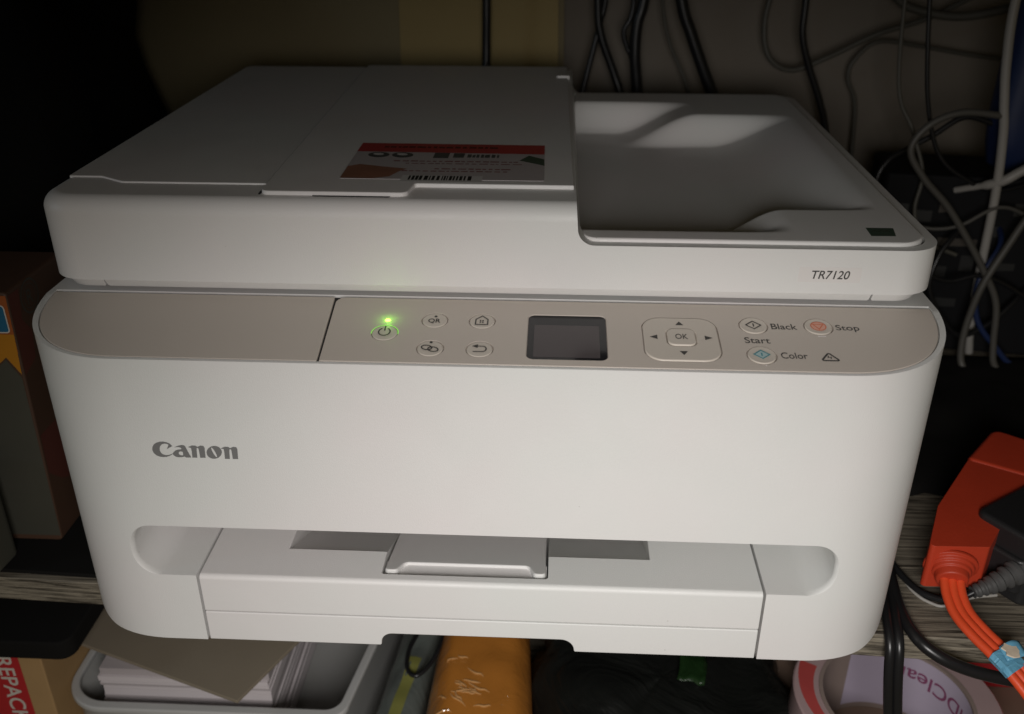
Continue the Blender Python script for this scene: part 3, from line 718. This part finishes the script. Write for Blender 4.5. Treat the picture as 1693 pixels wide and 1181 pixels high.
def cord(name, pts, r, mat, label, cat='cable', group=None, twin=False, per=10):
    if twin: o = multi(name, [tube_vf(pts, r, per, 12, (-r*0.9, 0)), tube_vf(pts, r, per, 12, (r*0.9, 0))], mat)
    else: o = tube(name, pts, r, mat, None, per, 10)
    return tag(o, label, cat, group)
cord('black_lead', [(206, 150, -2), (201, 90, -1.8), (194.5, 52, -1.6), (190, 28, -1.2), (188.6, 17, -6), (189.5, 13.5, -20), (193, 14, -40), (199, 16, -70), (205, 20, -110), (209, 24, -166)], 2.3, 'cable', 'black flat twin power cord hanging over the shelf edge by the printer', 'cord', twin=True)
cord('black_lead', [(216, 170, -2), (208, 110, -1.6), (200, 66, -1.6), (196.5, 38, -1.4), (198, 19, -1.6), (206, 11, -5), (219, 8.5, -10), (236, 7.5, -14), (256, 8, -17), (290, 12, -20)], 2.9, 'cable', 'thick black cord curving along the shelf edge below the orange cable', 'cord')

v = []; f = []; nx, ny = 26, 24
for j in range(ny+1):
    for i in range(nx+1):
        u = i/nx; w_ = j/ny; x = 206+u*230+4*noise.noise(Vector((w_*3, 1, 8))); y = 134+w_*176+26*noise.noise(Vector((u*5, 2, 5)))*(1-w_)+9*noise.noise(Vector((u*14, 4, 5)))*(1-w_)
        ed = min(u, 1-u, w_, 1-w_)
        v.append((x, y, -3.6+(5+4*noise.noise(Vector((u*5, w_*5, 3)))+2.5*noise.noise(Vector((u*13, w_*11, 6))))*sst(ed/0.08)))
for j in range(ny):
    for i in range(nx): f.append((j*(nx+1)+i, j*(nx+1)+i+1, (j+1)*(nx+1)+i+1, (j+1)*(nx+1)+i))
cv_ = mk('shelf_shade_sheet', v, f, 'cloth'); shade(cv_, 80); md = cv_.modifiers.new('s', 'SOLIDIFY'); md.thickness = 0.0008  # black sheet added in place of shade on the right of the shelf
tag(cv_, 'crumpled black sheet added for the shade on the shelf behind the orange socket block', 'cloth')
# ------------------------------------------------------------------ cables and devices behind
cl = lambda s: s
cord('hanging_cable', [(-23.5, 405, 300), (-24, 405, 228), (-24.6, 405, 190), (-25, 400, 150), (-24, 398, 60), (-22, 396, -2)], lambda t: 3.2, 'cable', 'lone black cable hanging behind the document feeder in front of the tan board', 'cable')
cord('hanging_cable', [(66, 412, 300), (62, 412, 232), (58, 412, 210), (48, 410, 166), (40, 404, 130), (36, 402, -2)], 2.2, 'cable', 'thin black cable slanting left behind the document tray', 'cable')
cord('hanging_cable', [(54, 408, 300), (56, 408, 228), (59, 408, 204), (70, 408, 176), (76, 406, 158), (80, 402, 120), (84, 400, -2)], 3.0, 'cable', 'black cable crossing the thin slanting one behind the document tray', 'cable')
cord('hanging_cable', [(92, 406, 300), (89, 406, 232), (85, 406, 212), (84.5, 406, 190), (88, 406, 160), (92, 402, 100), (94, 400, -2)], 4.2, 'cable', 'thickest black cable hanging straight down behind the document tray', 'cable')
cord('hanging_cable', [(78, 412, 300), (82, 412, 226), (76, 412, 206), (79, 412, 194), (84, 412, 182), (100, 414, 120), (104, 414, -2)], 1.9, 'cable', 'thin black cable twisting round the thick straight one', 'cable')
cord('hanging_cable', [(98, 418, 300), (103, 418, 228), (111, 418, 196), (126, 418, 165), (138, 416, 120), (142, 416, -2)], 1.3, 'cabledim', 'very thin dim cable sagging between the thick black ones', 'cable')
cord('hanging_cable', [(100, 404, 300), (115, 404, 229), (124, 404, 205), (135, 404, 180), (146, 404, 155), (158, 402, 110), (170, 400, -2)], 4.4, 'cable', 'thick black cable slanting right behind the middle of the document tray', 'cable')
cord('hanging_cable', [(200, 406, 300), (203, 406, 229), (204, 406, 205), (211, 406, 184), (222, 406, 160), (231, 406, 134), (236, 404, 90), (238, 402, -2)], 2.6, 'cable', 'black cable hanging behind the right corner of the document tray', 'cable')
cord('looped_cable', [(176, 430, 310), (184, 428, 250), (180, 426, 210), (186, 424, 186), (204, 424, 177), (230, 424, 187), (262, 424, 203), (300, 424, 216), (345, 426, 240)], 2.0, 'cabledim', 'dull grey cable loop drooping on the wall above the tray corner', 'cable')
cord('looped_cable', [(252, 412, 252), (270, 412, 228), (292, 410, 220), (316, 408, 218), (345, 406, 224), (380, 406, 236)], 3.2, 'cabledim', 'dull thick cable swag at the top right of the wall', 'cable')
cord('looped_cable', [(420, 440, 178), (345, 437, 186), (300, 436, 193), (268, 436, 196), (252, 436, 182), (250, 436, 168), (258, 436, 150), (262, 436, 110), (270, 436, -2)], 1.6, 'cabledim', 'faint grey cable loop on the wall left of the white cable', 'cable')
cord('white_cable', [(306, 304, 300), (302.5, 302, 240), (305, 301, 205), (309, 300, 180), (313, 300, 160), (318, 302, 120), (322, 306, 60), (326, 309, 20), (330, 311, 0)], 2.9, 'cablewhite', 'white cable hanging down at the right edge beside the blue pouch', 'cable')
cord('white_cable', [(360, 292, 156), (331, 297, 139), (318, 301, 129), (300, 322, 117)], lambda t: 3.2 if t < 0.8 else 2.2, 'cablewhite', 'short white cable with a plug end pushed into the dark hub', 'cable')
cord('grey_cable', [(312, 300, 172), (285, 300, 174), (266, 300, 166), (257, 300, 150), (268, 298, 132), (286, 296, 114), (303, 294, 92), (318, 292, 70), (330, 290, 48), (334, 288, 20), (337, 286, 4), (345, 284, -1.7), (372, 282, -1.7), (420, 300, -1.7)], 2.3, 'cablegrey', 'grey cable looping left then falling to the right in front of the hub', 'cable')
cord('grey_cable', [(356, 288, 142), (338, 290, 112), (328, 290, 88), (318, 289, 62), (314, 289, 38), (313, 288, 18), (315, 285, 3), (322, 276, -1.6), (340, 262, -1.6), (380, 250, -1.6)], 2.4, 'cablegrey', 'olive grey cable crossing the other one and falling to the left', 'cable')
cord('black_cable', [(320, 330, 160), (300, 332, 164), (282, 332, 152), (266, 332, 142), (254, 330, 134), (248, 328, 118), (252, 326, 80), (258, 324, -2)], 1.9, 'cable', 'thin black cable arching from the dark hub towards the tray corner', 'cable')
cord('black_cable', [(268, 230, -1.8), (285, 210, -1.8), (312, 214, -1.4), (350, 236, -1.4), (400, 250, -1.4)], 2.4, 'cable', 'black cable lying on the shelf behind the orange socket block', 'cable')
for i_, (pts_, r_, mt_, lb_) in enumerate((
    ([(250, 322, 300), (262, 318, 210), (270, 316, 170), (282, 314, 142), (300, 312, 128), (322, 312, 120), (350, 314, 128), (380, 318, 150)], 1.5, 'cable', 'thin black cable dipping in a wide sag before the hub'),
    ([(304, 326, 100), (300, 304, 96), (288, 296, 80), (284, 292, 58), (296, 290, 36), (312, 292, 22), (332, 296, 30), (352, 304, 48), (372, 322, 60)], 1.8, 'cable', 'black cable curled in a low loop beside the crossing grey cables'),
    ([(352, 308, 300), (346, 306, 210), (338, 304, 178), (340, 302, 150), (352, 300, 128), (372, 298, 110)], 2.2, 'navy', 'dark blue cable hanging beside the blue pouch'),
    ([(236, 312, 84), (262, 308, 96), (284, 302, 96), (300, 300, 100), (320, 300, 112), (338, 300, 108), (360, 302, 92)], 1.3, 'cablegrey', 'thin grey wire snaking across the front of the hub'),
    ([(214, 298, 84), (264, 296, 74), (294, 294, 62), (316, 294, 66), (338, 296, 58), (366, 298, 40)], 1.6, 'cable', 'thin black wire strung low across the front of the hub'),
    ([(244, 336, 300), (252, 332, 190), (266, 328, 156), (276, 322, 128), (274, 318, 104), (282, 314, 84), (306, 312, 74)], 1.4, 'cabledim', 'dim thin wire dropping by the tray corner into the tangle'),
    ([(336, 326, 92), (330, 304, 84), (318, 296, 60), (322, 294, 34), (338, 292, 14), (356, 292, -1), (390, 296, -1)], 2.0, 'navy', 'dark blue cable drooping from the hub to the shelf'))):
    cord('tangled_cable', pts_, r_, mt_, lb_, 'cable')
HB = empty('network_hub', (330, 350, -4)); tag(HB, 'dark network hub on the shelf with a few pale ports', 'hub')
h0 = prism('hub_body', [rotp(x, y, math.radians(-8), 320, 350) for x, y in rrect(258, 430, 322, 380, 5, 4)], -4, 126, 'xy', 'device', HB); bevel(h0, 2, 2)
for (x, z, wd, hg, mt) in ((268, 98, 9, 7, 'port'), (281, 92, 12, 9, 'port'), (297, 100, 7, 6, 'portlight'), (276, 74, 8, 10, 'port'), (300, 76, 26, 6, 'portlight'), (330, 84, 10, 8, 'port'),
                           (290, 52, 20, 9, 'port'), (318, 58, 9, 12, 'port'), (340, 60, 14, 6, 'port'), (272, 40, 9, 8, 'port'), (306, 30, 15, 7, 'port'), (345, 100, 12, 9, 'port')):
    p0 = rotp(x, 321.5, math.radians(-8), 320, 350); p1 = rotp(x+wd, 321.5, math.radians(-8), 320, 350)
    mk('port', [(p0[0], p0[1], z), (p1[0], p1[1], z+1), (p1[0], p1[1], z+hg), (p0[0], p0[1], z+hg), (p0[0], p0[1]+3, z), (p1[0], p1[1]+3, z), (p1[0], p1[1]+3, z+hg), (p0[0], p0[1]+3, z+hg)],
       [(0, 1, 2, 3), (7, 6, 5, 4), (0, 4, 5, 1), (1, 5, 6, 2), (2, 6, 7, 3), (3, 7, 4, 0)], mt, HB)
def lumpy(name, c, r, mat, amp=0.18, fr=0.02, seg=36, label=None, cat=None, pw=0.7, seed=0):
    v = []; f = []; ns = seg; nr = seg//2
    for j in range(nr+1):
        th = PI*j/nr
        for i in range(ns):
            ph = 2*PI*i/ns
            d = [math.sin(th)*math.cos(ph), math.sin(th)*math.sin(ph), math.cos(th)]
            d = [math.copysign(abs(q)**pw, q) for q in d]
            p = Vector((d[0]*r[0], d[1]*r[1], d[2]*r[2]))
            k = 1+amp*noise.noise(p*fr+Vector((seed, seed*2, 0)))+amp*.5*noise.noise(p*fr*2.7+Vector((seed, 7, 0)))
            q = p*k; v.append((c[0]+q.x, c[1]+q.y, max(c[2]-r[2], c[2]+q.z)))
    for j in range(nr):
        for i in range(ns): f.append((j*ns+i, j*ns+(i+1) % ns, (j+1)*ns+(i+1) % ns, (j+1)*ns+i))
    o = mk(name, v, f, mat); shade(o, 70)
    return tag(o, label, cat)
lumpy('dark_bag', (-395, 340, 136), (128, 90, 140), 'cloth', 0.22, 0.016, 40, 'black cloth bag standing on the shelf behind the cartons, left of the printer', 'bag', 0.62, 3)
lumpy('blue_pouch', (352, 330, 200), (34, 14, 74), 'navy', 0.15, 0.02, 24, 'dark blue pouch perched on the hub behind the white cable', 'pouch', 0.6, 5)
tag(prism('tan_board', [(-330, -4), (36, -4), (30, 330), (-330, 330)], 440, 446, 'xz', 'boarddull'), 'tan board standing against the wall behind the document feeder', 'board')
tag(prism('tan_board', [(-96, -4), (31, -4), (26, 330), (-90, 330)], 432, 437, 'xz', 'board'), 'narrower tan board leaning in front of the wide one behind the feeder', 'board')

# ------------------------------------------------------------------ left of the printer: cartons
o = tag(prism('shelf_shade_slab', [rotp(x, y) for x, y in rrect(-420, -176, 34, 300, 3, 4)], -3.9, -1.6, 'xy', 'cloth'), 'flat black slab added for the shade on the shelf under the product carton', 'shade slab'); bevel(o, 0.5, 2)  # black slab stands in for the shade on the left of the shelf
CB = empty('product_carton', (-268, 95, -4)); tag(CB, 'orange and brown carton with a blue label and round emblem left of the printer', 'carton')
o = prism('carton_body', rpoly([(-300, -1.5), (-224, -1.5, 2), (-219.4, 139, 2), (-300, 139)], 4), 68, 121, 'xz', 'brownprint', CB); bevel(o, 1.2, 2)
FP = lambda h: (lambda x, z: (x, 68-h, z))
def sidex(z): return -224+(z+4)*4.6/143
SD = lambda h: (lambda y, z: (sidex(z)+h, y, z))
printed('orange_print', [fill([(-262, 108), (-221, 108), (-219.9, 137.5), (-262, 137.5)])], FP(.08), 'orangeprint', CB)
printed('blue_label', [fill(rrect(-262, -222.2, 119.0, 132.6, 1.5, 4))], FP(.14), 'bluelabel', CB)
printed('label_border', [stroke(rrect(-262, -222.2, 119.0, 132.6, 1.5, 4), 0.6, True)], FP(.2), 'offwhite', CB)
printed('label_mark', [fill([(-246, 127.2), (-225.2, 126.2), (-246, 124.8)])], FP(.2), 'offwhite', CB)
printed('yellow_print', [fill([(-262, 118), (-220.6, 118), (-221.9, 97)]+arc(-262, 118, 40, 24, -30, -90, 10))], FP(.12), 'amber', CB)
printed('grey_print', [fill([(-222.2, 95)]+arc(-262, 117, 40, 24, -31, -90, 10)+[(-262, 2), (-224, 2)])], FP(.12), 'greyprint', CB)
printed('emblem', [stroke(arc(86, 130, 7.5, 8.2, 0, 360, 30)[:-1], 0.9, True), stroke(arc(86, 130, 5.4, 6.0, 0, 360, 30)[:-1], 0.4, True)], SD(.12), 'greyprint', CB)
printed('emblem_letter', [text_vf('R', 5.0, 7.4, 83.5, 126.2)], SD(.12), 'greyprint', CB)
printed('side_orange', [fill([(69, 96), (80, 100), (82, 114), (76, 122), (78, 137), (69, 137)])], SD(.08), 'redbrown', CB)
printed('red_panel', [fill([(69.5, 40), (80, 30), (92, 24), (94, 62), (69.5, 62)])], SD(.08), 'redbrown', CB)
WT = empty('white_tub', (-272, 56, -4)); tag(WT, 'white tub with small dark dots at the left edge of the shelf', 'tub')
o = prism('tub_body', rpoly([(-300, 38, 4), (-243, 38, 6), (-241, 60, 6), (-300, 60, 4)], 6), -1.5, 58, 'xy', 'greyprint', WT); bevel(o, 1.5, 3)
printed('dot_print', [fill(circle(-247-4*i, 20+4.5*j+i*.8, 1.0, 10)) for i in range(3) for j in range(3)], lambda x, z: (x, 37.85, z), 'ink', WT)
printed('print_line', [stroke([(-258, 44), (-245, 45)], 0.8)], lambda x, z: (x, 37.85, z), 'ink', WT)

# ------------------------------------------------------------------ lower shelf
RB = empty('repack_carton', (-310, 110, -170)); tag(RB, 'brown cardboard carton with red REPACK print under the shelf', 'carton')
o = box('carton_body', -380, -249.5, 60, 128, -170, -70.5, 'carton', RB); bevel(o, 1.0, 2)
printed('red_print', [fill([(-290, -170), (-262.5, -170), (-262.3, -74.5), (-290, -74.5)])], lambda x, z: (x, 59.85, z), 'red', RB)
tvf = text_vf('REPACK', 50, 9.4, 0, 0, bold=0.012)
printed('lettering', [tvf], lambda u, w_: (-275.6+w_, 59.7, -77.0-u), 'offwhite', RB)
o = tag(prism('black_case', rrect(-390, -226, 52, 170, 8, 6), -70.3, -58, 'xy', 'cloth'), 'flat black case lying on top of the repack carton', 'case'); bevel(o, 1.5, 2)

BN = empty('storage_bin', (-170, 130, -170)); tag(BN, 'clear plastic bin with a pale rim holding paper under the printer', 'bin')
bo = rpoly([(-246.5, 62, 24), (-86, 62, 10), (-66, 190, 10), (-246.5, 190, 10)], 10)
bi = rpoly([(-244.5, 64.5, 22), (-88, 64.5, 9), (-68.5, 187, 9), (-244.5, 187, 9)], 10)
o = prism('bin_wall', bo, -170, -116, 'xy', 'bin'); boolean(o, prism('c', bi, -167.5, -90, 'xy'), 'DIFFERENCE'); o.parent = BN
r1 = rpoly([(-248.8, 58.5, 26), (-83.5, 58.5, 11), (-62.5, 193, 10), (-248.8, 193, 10)], 10)
o = prism('bin_rim', r1, -117, -112.5, 'xy', 'binrim'); boolean(o, prism('c', bi, -180, -90, 'xy'), 'DIFFERENCE'); bevel(o, 1.2, 2); o.parent = BN
PS = empty('paper_stack', (-180, 120, -167)); tag(PS, 'stack of white paper in the clear bin beneath the brown board', 'paper')
z = -167.3; k = 0
while z < -100:
    h = random.choice((1.6, 2.4, 3.5, 5.0)); dx = random.uniform(-1.4, 1.4); dy = random.uniform(-1.2, 1.2)
    box('paper_sheaf', -228+dx, -129+dx*.6, 74+dy, 178+dy, z, z+h-.15, 'paper' if k % 3 else 'paper2', PS); z += h; k += 1
ztop = z
o = prism('kraft_board', [(-264, 97.5), (-139.2, 52), (-92, 152), (-218, 198)], ztop+.2, ztop+2.4, 'xy', 'kraft'); bevel(o, 0.3, 2)
tag(o, 'grey brown cardboard sheet lying askew on the paper stack', 'cardboard')

SL = empty('plastic_sleeve', (-52, 110, -170)); tag(SL, 'dull clear plastic packet with a yellow green stripe between bin and orange parcel', 'packet')
v = []; f = []
nx, ny = 14, 26
for j in range(ny+1):
    for i in range(nx+1):
        u = i/nx; w_ = j/ny; x = -64+26*u+w_*4-8*(1-w_); y = 40+130*w_
        zz = -128+10*math.sin(u*PI)**.6+3*noise.noise(Vector((u*4, w_*7, 2)))
        v.append((x, y, zz))
for j in range(ny):
    for i in range(nx): f.append((j*(nx+1)+i, j*(nx+1)+i+1, (j+1)*(nx+1)+i+1, (j+1)*(nx+1)+i))
nb = len(v); rg = [i for i in range(nx+1)]+[j*(nx+1)+nx for j in range(1, ny+1)]+[ny*(nx+1)+i for i in range(nx-1, -1, -1)]+[j*(nx+1) for j in range(ny-1, 0, -1)]
for i in rg: v.append((v[i][0], v[i][1], -170))
for k in range(len(rg)): f.append((rg[k], rg[(k+1) % len(rg)], nb+(k+1) % len(rg), nb+k))
f.append(tuple(range(nb, nb+len(rg))))
mk('packet_body', v, f, 'sleeve', SL)
def slz(x, y):
    w_ = (y-40)/130; u = max(0, min(1, (x+64-4*w_+8*(1-w_))/26)); return -128+10*math.sin(u*PI)**.6+3*noise.noise(Vector((u*4, w_*7, 2)))
sv = []; sf = []
for j in range(20):
    w_ = j/19; y = 42+70*w_; xc = -60+10*w_
    for dx in (-3.5, 0, 3.5): x = xc+dx; sv.append((x, y, slz(x, y)+0.3))
for j in range(19):
    for i in range(2): sf.append((j*3+i, j*3+i+1, (j+1)*3+i+1, (j+1)*3+i))
mk('stripe', sv, sf, 'yellowgreen', SL)
cord('cable_loop', [(-50, 128, -112), (-54, 112, -113), (-53, 98, -113.5), (-47, 92, -113), (-40, 100, -112), (-35, 114, -110), (-33, 128, -110)], 1.3, 'cable', 'thin black cable loop resting on the plastic packet', 'cable')

# orange parcel in shiny film
v = []; f = []; nx, ny = 22, 40
for j in range(ny+1):
    for i in range(nx+1):
        u = i/nx; w_ = j/ny
        x = -37+59*u+(w_-.35)*(4-11*u); y = 30+125*w_
        e = min(u, 1-u, 1)*2
        zz = -113+13*(1-(1-min(1, e*2.2))**2)+1.2*noise.noise(Vector((u*4, w_*6, 4)))
        v.append((x, y, zz))
for j in range(ny):
    for i in range(nx): f.append((j*(nx+1)+i, j*(nx+1)+i+1, (j+1)*(nx+1)+i+1, (j+1)*(nx+1)+i))
nb = len(v); rg = [i for i in range(nx+1)]+[j*(nx+1)+nx for j in range(1, ny+1)]+[ny*(nx+1)+i for i in range(nx-1, -1, -1)]+[j*(nx+1) for j in range(ny-1, 0, -1)]
for i in rg: v.append((v[i][0]*.98, v[i][1], -170))
for k in range(len(rg)): f.append((rg[k], rg[(k+1) % len(rg)], nb+(k+1) % len(rg), nb+k))
f.append(tuple(range(nb, nb+len(rg))))
tag(mk('parcel', v, f, 'mailer'), 'orange brown parcel in crinkled shiny film below the printer notch', 'parcel')
PA = bpy.data.objects['parcel']
def parz(x, y):
    w_ = (y-30)/125; u = max(0, min(1, (x+37-(w_-.35)*4)/(59-11*(w_-.35)))); e = min(u, 1-u)*2
    return -113+13*(1-(1-min(1, e*2.2))**2)+1.2*noise.noise(Vector((u*4, w_*6, 4)))
for i_ in range(17):
    x0 = random.uniform(-34, 8); y0 = random.uniform(52, 98) if i_ > 6 else random.uniform(66, 80)
    if i_ <= 6: x0 = random.uniform(-30, -8)
    ln = random.uniform(5, 15); an = random.uniform(-0.9, 0.25); pp = []
    for k in range(5):
        t = k/4; x = x0+ln*t*math.cos(an)+random.uniform(-.8, .8); y = y0+ln*t*math.sin(an)+random.uniform(-.8, .8); pp.append((x, y, parz(x, y)+0.05))
    tube('film_crease', pp, lambda t: 0.12+0.55*math.sin(PI*t), 'film', PA, 4, 6)
lumpy('black_bag', (97, 95, -139), (76, 80, 31), 'bag', 0.20, 0.03, 44, 'black plastic bag slumped beside the orange parcel', 'bag', 0.6, 11)
GF = tag(mk('green_wrapper', *(lambda: (lambda V, Fq: (V, Fq))([(104+u*16+4*math.sin(w_*3), 128-w_*42, -98+3*noise.noise(Vector((u*3, w_*5, 1)))-u*4-w_*4) for w_ in [k/12 for k in range(13)] for u in [k/5 for k in range(6)]],
        [(j*6+i, j*6+i+1, (j+1)*6+i+1, (j+1)*6+i) for j in range(12) for i in range(5)]))(), 'green'), 'strip of green film lying on the black bag', 'wrapper')
md = GF.modifiers.new('s', 'SOLIDIFY'); md.thickness = 0.0006

CT = empty('flat_carton', (255, 110, -170)); tag(CT, 'flat brown carton under the tape roll at the right', 'carton')
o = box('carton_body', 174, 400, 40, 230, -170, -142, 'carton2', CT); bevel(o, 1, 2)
RP = empty('red_packet', (320, 170, -142)); tag(RP, 'red and white packet lying behind the tape roll', 'packet')
o = box('packet_body', 236, 380, 128, 190, -142, -106, 'red', RP); bevel(o, 1.5, 2)
o = box('white_end', 222, 235.5, 128, 190, -142, -106.3, 'offwhite', RP); bevel(o, 1, 2)
# roll of packing tape lying flat
TR = empty('tape_roll', (224, 64, -142)); tag(TR, 'roll of clear packing tape with red print and a lilac lined core', 'tape roll')
tc = (222, 70, -142); Ri, Ro, Hh = 39.0, 55.0, 48.0
mk('tape_body', *lathe_vf([(Ri+2.2, 0.3), (Ro, 0.3), (Ro, Hh-.8), (Ro-.8, Hh), (Ri+2.2, Hh), (Ri+2.2, 0.3)], tc, seg=72), 'tape', TR)
mk('core', *lathe_vf([(Ri, 0.2), (Ri+2.1, 0.2), (Ri+2.1, Hh+.5), (Ri, Hh+.5), (Ri, 0.2)], tc, seg=72), 'core', TR)
def onwall(r): return lambda a, z: (tc[0]+r*math.cos(a), tc[1]+r*math.sin(a), tc[2]+z)
def wallpatch(name, a0, a1, z0, z1, r, mat, n=24):
    mp = onwall(r); vv = []; ff = []
    for k in range(n+1):
        a = a0+(a1-a0)*k/n; vv += [mp(a, z0), mp(a, z1)]
    for k in range(n): ff.append((2*k, 2*k+2, 2*k+3, 2*k+1))
    return mk(name, vv, ff, mat, TR)
wallpatch('core_liner', math.radians(-35), math.radians(112), 4, Hh-1, Ri-.15, 'lilac')
tx = text_vf('HDClear', 52, 10, 0, 0, bold=0.01, sub=2)
mp = onwall(Ri-.35)
printed('core_lettering', [tx], lambda u, w_: mp(math.radians(-6)+(u/Ri), 38-w_), 'magenta', TR)
for (a0, a1, ra, rb) in ((150, 205, Ri+5, Ro-1.5), (215, 250, Ri+6, Ro-3), (120, 138, Ri+4, Ro-6)):
    P = [(tc[0]+ra*math.cos(math.radians(a0+(a1-a0)*k/14)), tc[1]+ra*math.sin(math.radians(a0+(a1-a0)*k/14)), tc[2]+Hh+.15) for k in range(15)]
    Q = [(tc[0]+(rb+(ra-rb)*.5*k/14)*math.cos(math.radians(a0+(a1-a0)*k/14)), tc[1]+(rb+(ra-rb)*.5*k/14)*math.sin(math.radians(a0+(a1-a0)*k/14)), tc[2]+Hh+.15) for k in range(15)]
    mk('red_print', P+Q, [(k, k+1, 15+k+1, 15+k) for k in range(14)], 'tapered', TR)

# ------------------------------------------------------------------ put each origin at the base of its mesh
bpy.context.view_layer.update()
world = {}
for o in list(bpy.data.objects):
    if o.type == 'MESH':
        cs = [v.co for v in o.data.vertices]
        c = Vector(((min(p.x for p in cs)+max(p.x for p in cs))/2, (min(p.y for p in cs)+max(p.y for p in cs))/2, min(p.z for p in cs)))
        o.data.transform(Matrix.Translation(-c)); world[o.name] = c
    elif o.type == 'EMPTY': world[o.name] = o.location.copy()
for o in list(bpy.data.objects):
    if o.type == 'MESH':
        o.location = world[o.name]
        if o.parent: o.matrix_parent_inverse = Matrix.Translation(-world[o.parent.name])
